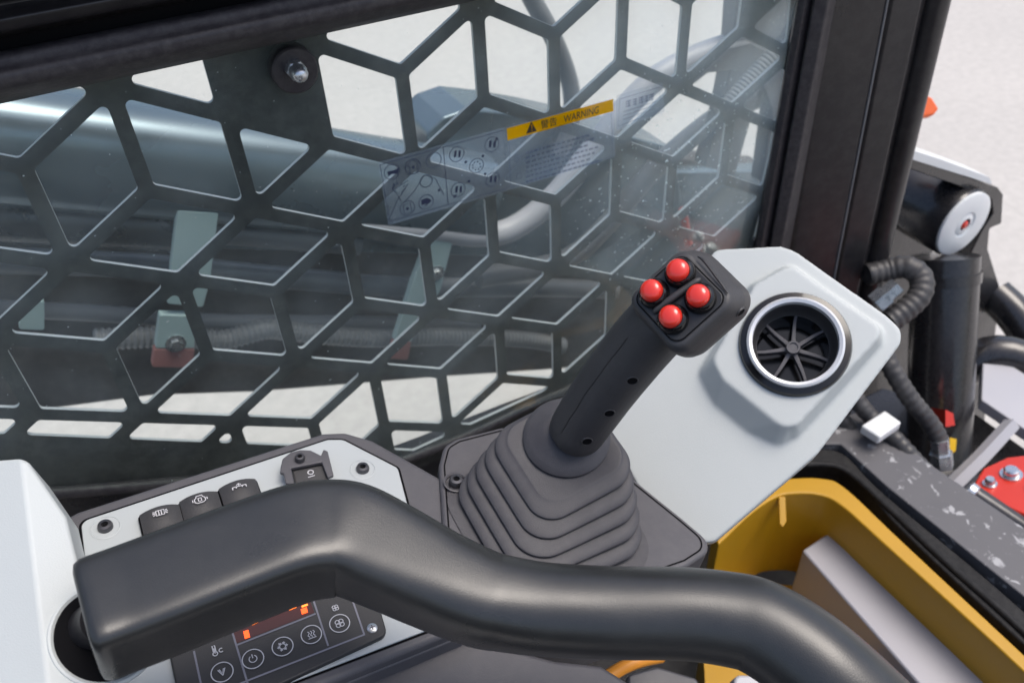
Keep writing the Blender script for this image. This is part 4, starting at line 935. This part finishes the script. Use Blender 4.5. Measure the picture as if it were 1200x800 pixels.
# ================================================================== MACHINE OUTSIDE, seen past the pillar
pv = thing('lift_pivot', 'black pivot boss with a white end cap in its bracket, right of the pillar', 'pivot', at(1128, 262, 1.2))
pm = Matrix(((1, 0, 0), (0, 0, -1), (0, 1, 0))).to_4x4(); pc_ = at(1128, 262, 1.2); pm.translation = pc_
RB = 0.051
q = MB(); q.lathe(pm, [(RB, 0.0), (RB * 1.03, -0.004), (RB * 1.03, -0.11), (0, -0.11)], 48); q.build('boss', M['blackpaint'], pv)
q = MB(); q.lathe(pm, [(0.010, 0.0), (0.010, 0.005), (0.0125, 0.005), (0.018, 0.0022), (0.020, 0.0042), (RB * 0.90, 0.0046), (RB * 0.97, 0.003), (RB * 0.98, -0.002)], 48); cap = q.build('end_cap', M['white'], pv)
q = MB(); q.lathe(pm, [(0, 0.0065), (0.004, 0.006), (0.0062, 0.004), (0.0062, 0)], 20); q.build('grease_plug', M['redpaint'], cap)
q = MB(); q.lathe(pm, [(0.0062, 0.001), (0.0105, 0.001)], 24); q.build('cap_recess', M['dark'], cap)
YB = pc_.y + 0.10
q = slabY([(1064, 182), (1158, 216), (1170, 220), (1176, 228), (1174, 262), (1160, 268), (1158, 292), (1173, 340), (1152, 510), (1142, 565), (1105, 565), (1128, 510), (1146, 345), (1136, 300), (1150, 272), (1164, 250), (1162, 234), (1152, 228), (1060, 196)], pc_.y + 0.012, 0.035, 0.003); q.build('side_bracket', M['blackpaint'], pv, bevel=0.002)
q = slabY([(1062, 174), (1100, 186), (1160, 208), (1163, 216), (1098, 196), (1060, 184)], pc_.y + 0.008, 0.045, 0.001); q.build('top_glint', M['white'], pv, bevel=0.001)  # white colour stands in for sky reflection along the bracket's top edge
q = slabY([(960, 300), (1040, 225), (1092, 210), (1100, 560), (1000, 560), (930, 520)], YB + 0.07, 0.03, 0.004); q.build('rear_plate', M['blackpaint'], pv, bevel=0.002)
bc = thing('lift_post', 'black cylindrical post below the white capped pivot', 'hydraulic cylinder', at(1110, 540, 1.18))
q = MB(); q.tube([at(1108, 300, 1.215), at(1097, 590, 1.30)], 0.046, 36, smooth=False); q.build('post_barrel', M['blackpaint'], bc, smooth=50)
q = MB(); q.tube([at(1107.5, 318, 1.221), at(1107, 330, 1.225)], 0.0485, 36, smooth=False); q.build('post_collar', M['blackpaint'], bc, smooth=50)
mk = MB(); mp = Plane(at(1112, 490, 1.14), RIGHT, DOWN); mk.prism(mp, mp.poly([(1108, 480), (1117, 484), (1119, 498), (1108, 500)]), -0.04, 0.0); mk.build('red_tag', M['redpaint'], bc)
mk = MB(); mk.prism(mp, mp.poly([(1112, 512), (1120, 514), (1119, 528), (1112, 532)]), -0.04, 0.002); mk.build('yellow_tag', M['yelmark'], bc)
def hose(pts, r, label, ends=()):
    t = thing('hydraulic_hose', label, 'hose', at(*pts[0]), 'hydraulic hoses right of the pillar')
    q = spiral(pts, r, 0.010, None, at, 0.07); q.build('hose_tube', M['hose'], t, smooth=60)
    for (p0, p1, rr) in ends:
        q = MB(); a_, b2 = Vector(at(*p0)), Vector(at(*p1)); q.tube([a_, a_.lerp(b2, .5), a_.lerp(b2, .5), b2], [rr, rr, rr * 1.25, rr * 1.25], 6, smooth=False); q.build('hose_fitting', M['zinc'], t, smooth=25)
    return t
hose([(1015, 322, 1.1), (1040, 316, 1.1), (1063, 313, 1.09), (1079, 325, 1.085), (1078, 345, 1.08), (1062, 362, 1.08), (1040, 378, 1.08)], .0145, 'black hose looping in a tight bend below the white capped pivot', [((1052, 334, 1.06), (1026, 356, 1.07), .012)])
hose([(1030, 400, 1.08), (1045, 432, 1.07), (1066, 466, 1.07), (1090, 496, 1.075), (1101, 516, 1.08)], .0115, 'black hose running down to a silver fitting in front of the post', [((1101, 514, 1.075), (1104, 546, 1.09), .0115)])
hose([(990, 440, 1.07), (1004, 468, 1.07), (1022, 490, 1.07), (1050, 515, 1.06), (1085, 552, 1.05), (1130, 590, 1.06)], .0105, 'black hose lying along the sill behind the white cap block')
hose([(975, 478, 1.09), (995, 500, 1.09), (1012, 520, 1.1)], .010, 'short black hose end close beside the vent console', [])
cb = thing('cap_block', 'small white square cap block on the scuffed sill plate', 'cap', at(1033, 496, 1.05))
CBP = Plane(at(1033, 494, 1.05), (1, 0, 0), (0, 1, 0)); q = MB(); q.prism(CBP, rnd(CBP.poly([(1009, 498), (1037, 480), (1057, 494), (1031, 512)]), .003), -0.014, 0); q.build('block_body', M['white'], cb, bevel=0.003)
rb = thing('red_bracket', 'bright red bracket with silver bolts at the right edge beyond the sill', 'bracket', at(1175, 570, 1.05))
RP = Plane(at(1175, 565, 1.05), (1, 0, 0.1), (0, 1, -0.25)); q = MB(); q.prism(RP, rnd(RP.poly([(1140, 568), (1152, 548), (1180, 535), (1240, 528), (1290, 640), (1230, 640), (1200, 602), (1172, 590)]), .004), -0.04, 0); q.build('bracket_plate', M['redpaint'], rb, bevel=0.003)
for (x, y, r_) in [(1160, 567, .0085), (1185, 556, .013), (1214, 572, .010)]:
    mm = RP.mat(x, y, 0.0); q = MB(); q.lathe(mm, [(0, .010), (r_ * .55, .010), (r_ * .7, .008), (r_ * .72, .002), (r_, .002), (r_, 0)], 24); q.build('bolt', M['zinc'], rb)
lk = thing('link_rod', 'dark link rod with a silver ball end beside the red bracket', 'link rod', at(1138, 578, 1.02))
q = MB(); q.tube([at(1138, 577, 1.02), at(1190, 612, 1.0), at(1300, 690, .97)], .012, 20, smooth=False); q.build('rod', M['blackpaint'], lk)
q = MB(); q.tube([at(1132, 572, 1.02), at(1142, 580, 1.015)], [.012, .0125], 20, smooth=False); q.build('ball_end', M['zinc'], lk, bevel=.003)
lp = thing('flat_plate', 'light grey flat steel deck plate at the right edge', 'plate', at(1185, 470, 1.25))
FP = Plane(at(1185, 470, 1.25), (1, 0, 0), (0, 1, 0)); q = MB(); q.prism(FP, FP.poly([(1152, 418), (1165, 415), (1300, 500), (1300, 560), (1200, 502), (1150, 468)]), -0.02, 0); q.build('deck_plate', M['steelgrey'], lp, bevel=.002)
rl = MB(); rl.tube([at(1112, 572, 1.15), at(1150, 535, 1.17), at(1186, 496, 1.19)], .011, 4, smooth=False); tag(rl.build('steel_strut', M['steelgrey']), 'short grey steel strut slanting up behind the red bracket', 'strut')
fd = thing('front_deck', 'black lower front frame of the machine under hoses and red bracket', 'frame', at(1120, 600, 1.25))
FDP = Plane((0, 0, 0.63), (1, 0, 0), (0, 1, 0)); q = MB(); q.prism(FDP, [(0.74, -0.4), (1.06, -0.4), (1.06, 0.50), (0.98, 0.62), (0.74, 0.62)], -0.3, 0.0); q.build('deck', M['blackpaint'], fd, bevel=.004)
q = MB(); q.tube([at(1120, 440, 1.36), at(1180, 415, 1.33), at(1320, 480, 1.3)], .03, 24); q.build('cross_tube', M['blackpaint'], fd)
q = MB(); q.tube([at(1165, 345, 1.42), at(1190, 370, 1.40), at(1225, 420, 1.38)], .03, 24); q.build('wheel_arch', M['blackpaint'], fd)
om = thing('marker_lamp', 'small orange marker lens sticking out beyond the pillar', 'marker lamp', at(1085, 128, 1.15))
OP = Plane(at(1085, 128, 1.15), RIGHT, DOWN); q = MB(); q.prism(OP, rnd(OP.poly([(1068, 140), (1082, 112), (1090, 116), (1098, 129), (1092, 136)]), .004), -0.012, 0.006); q.build('lens', M['orange'], om, bevel=.003)
q = MB(); q.prism(OP, OP.poly([(1050, 120), (1072, 118), (1070, 142), (1050, 142)]), -0.012, 0.004); q.build('lamp_foot', M['satinblack'], om)
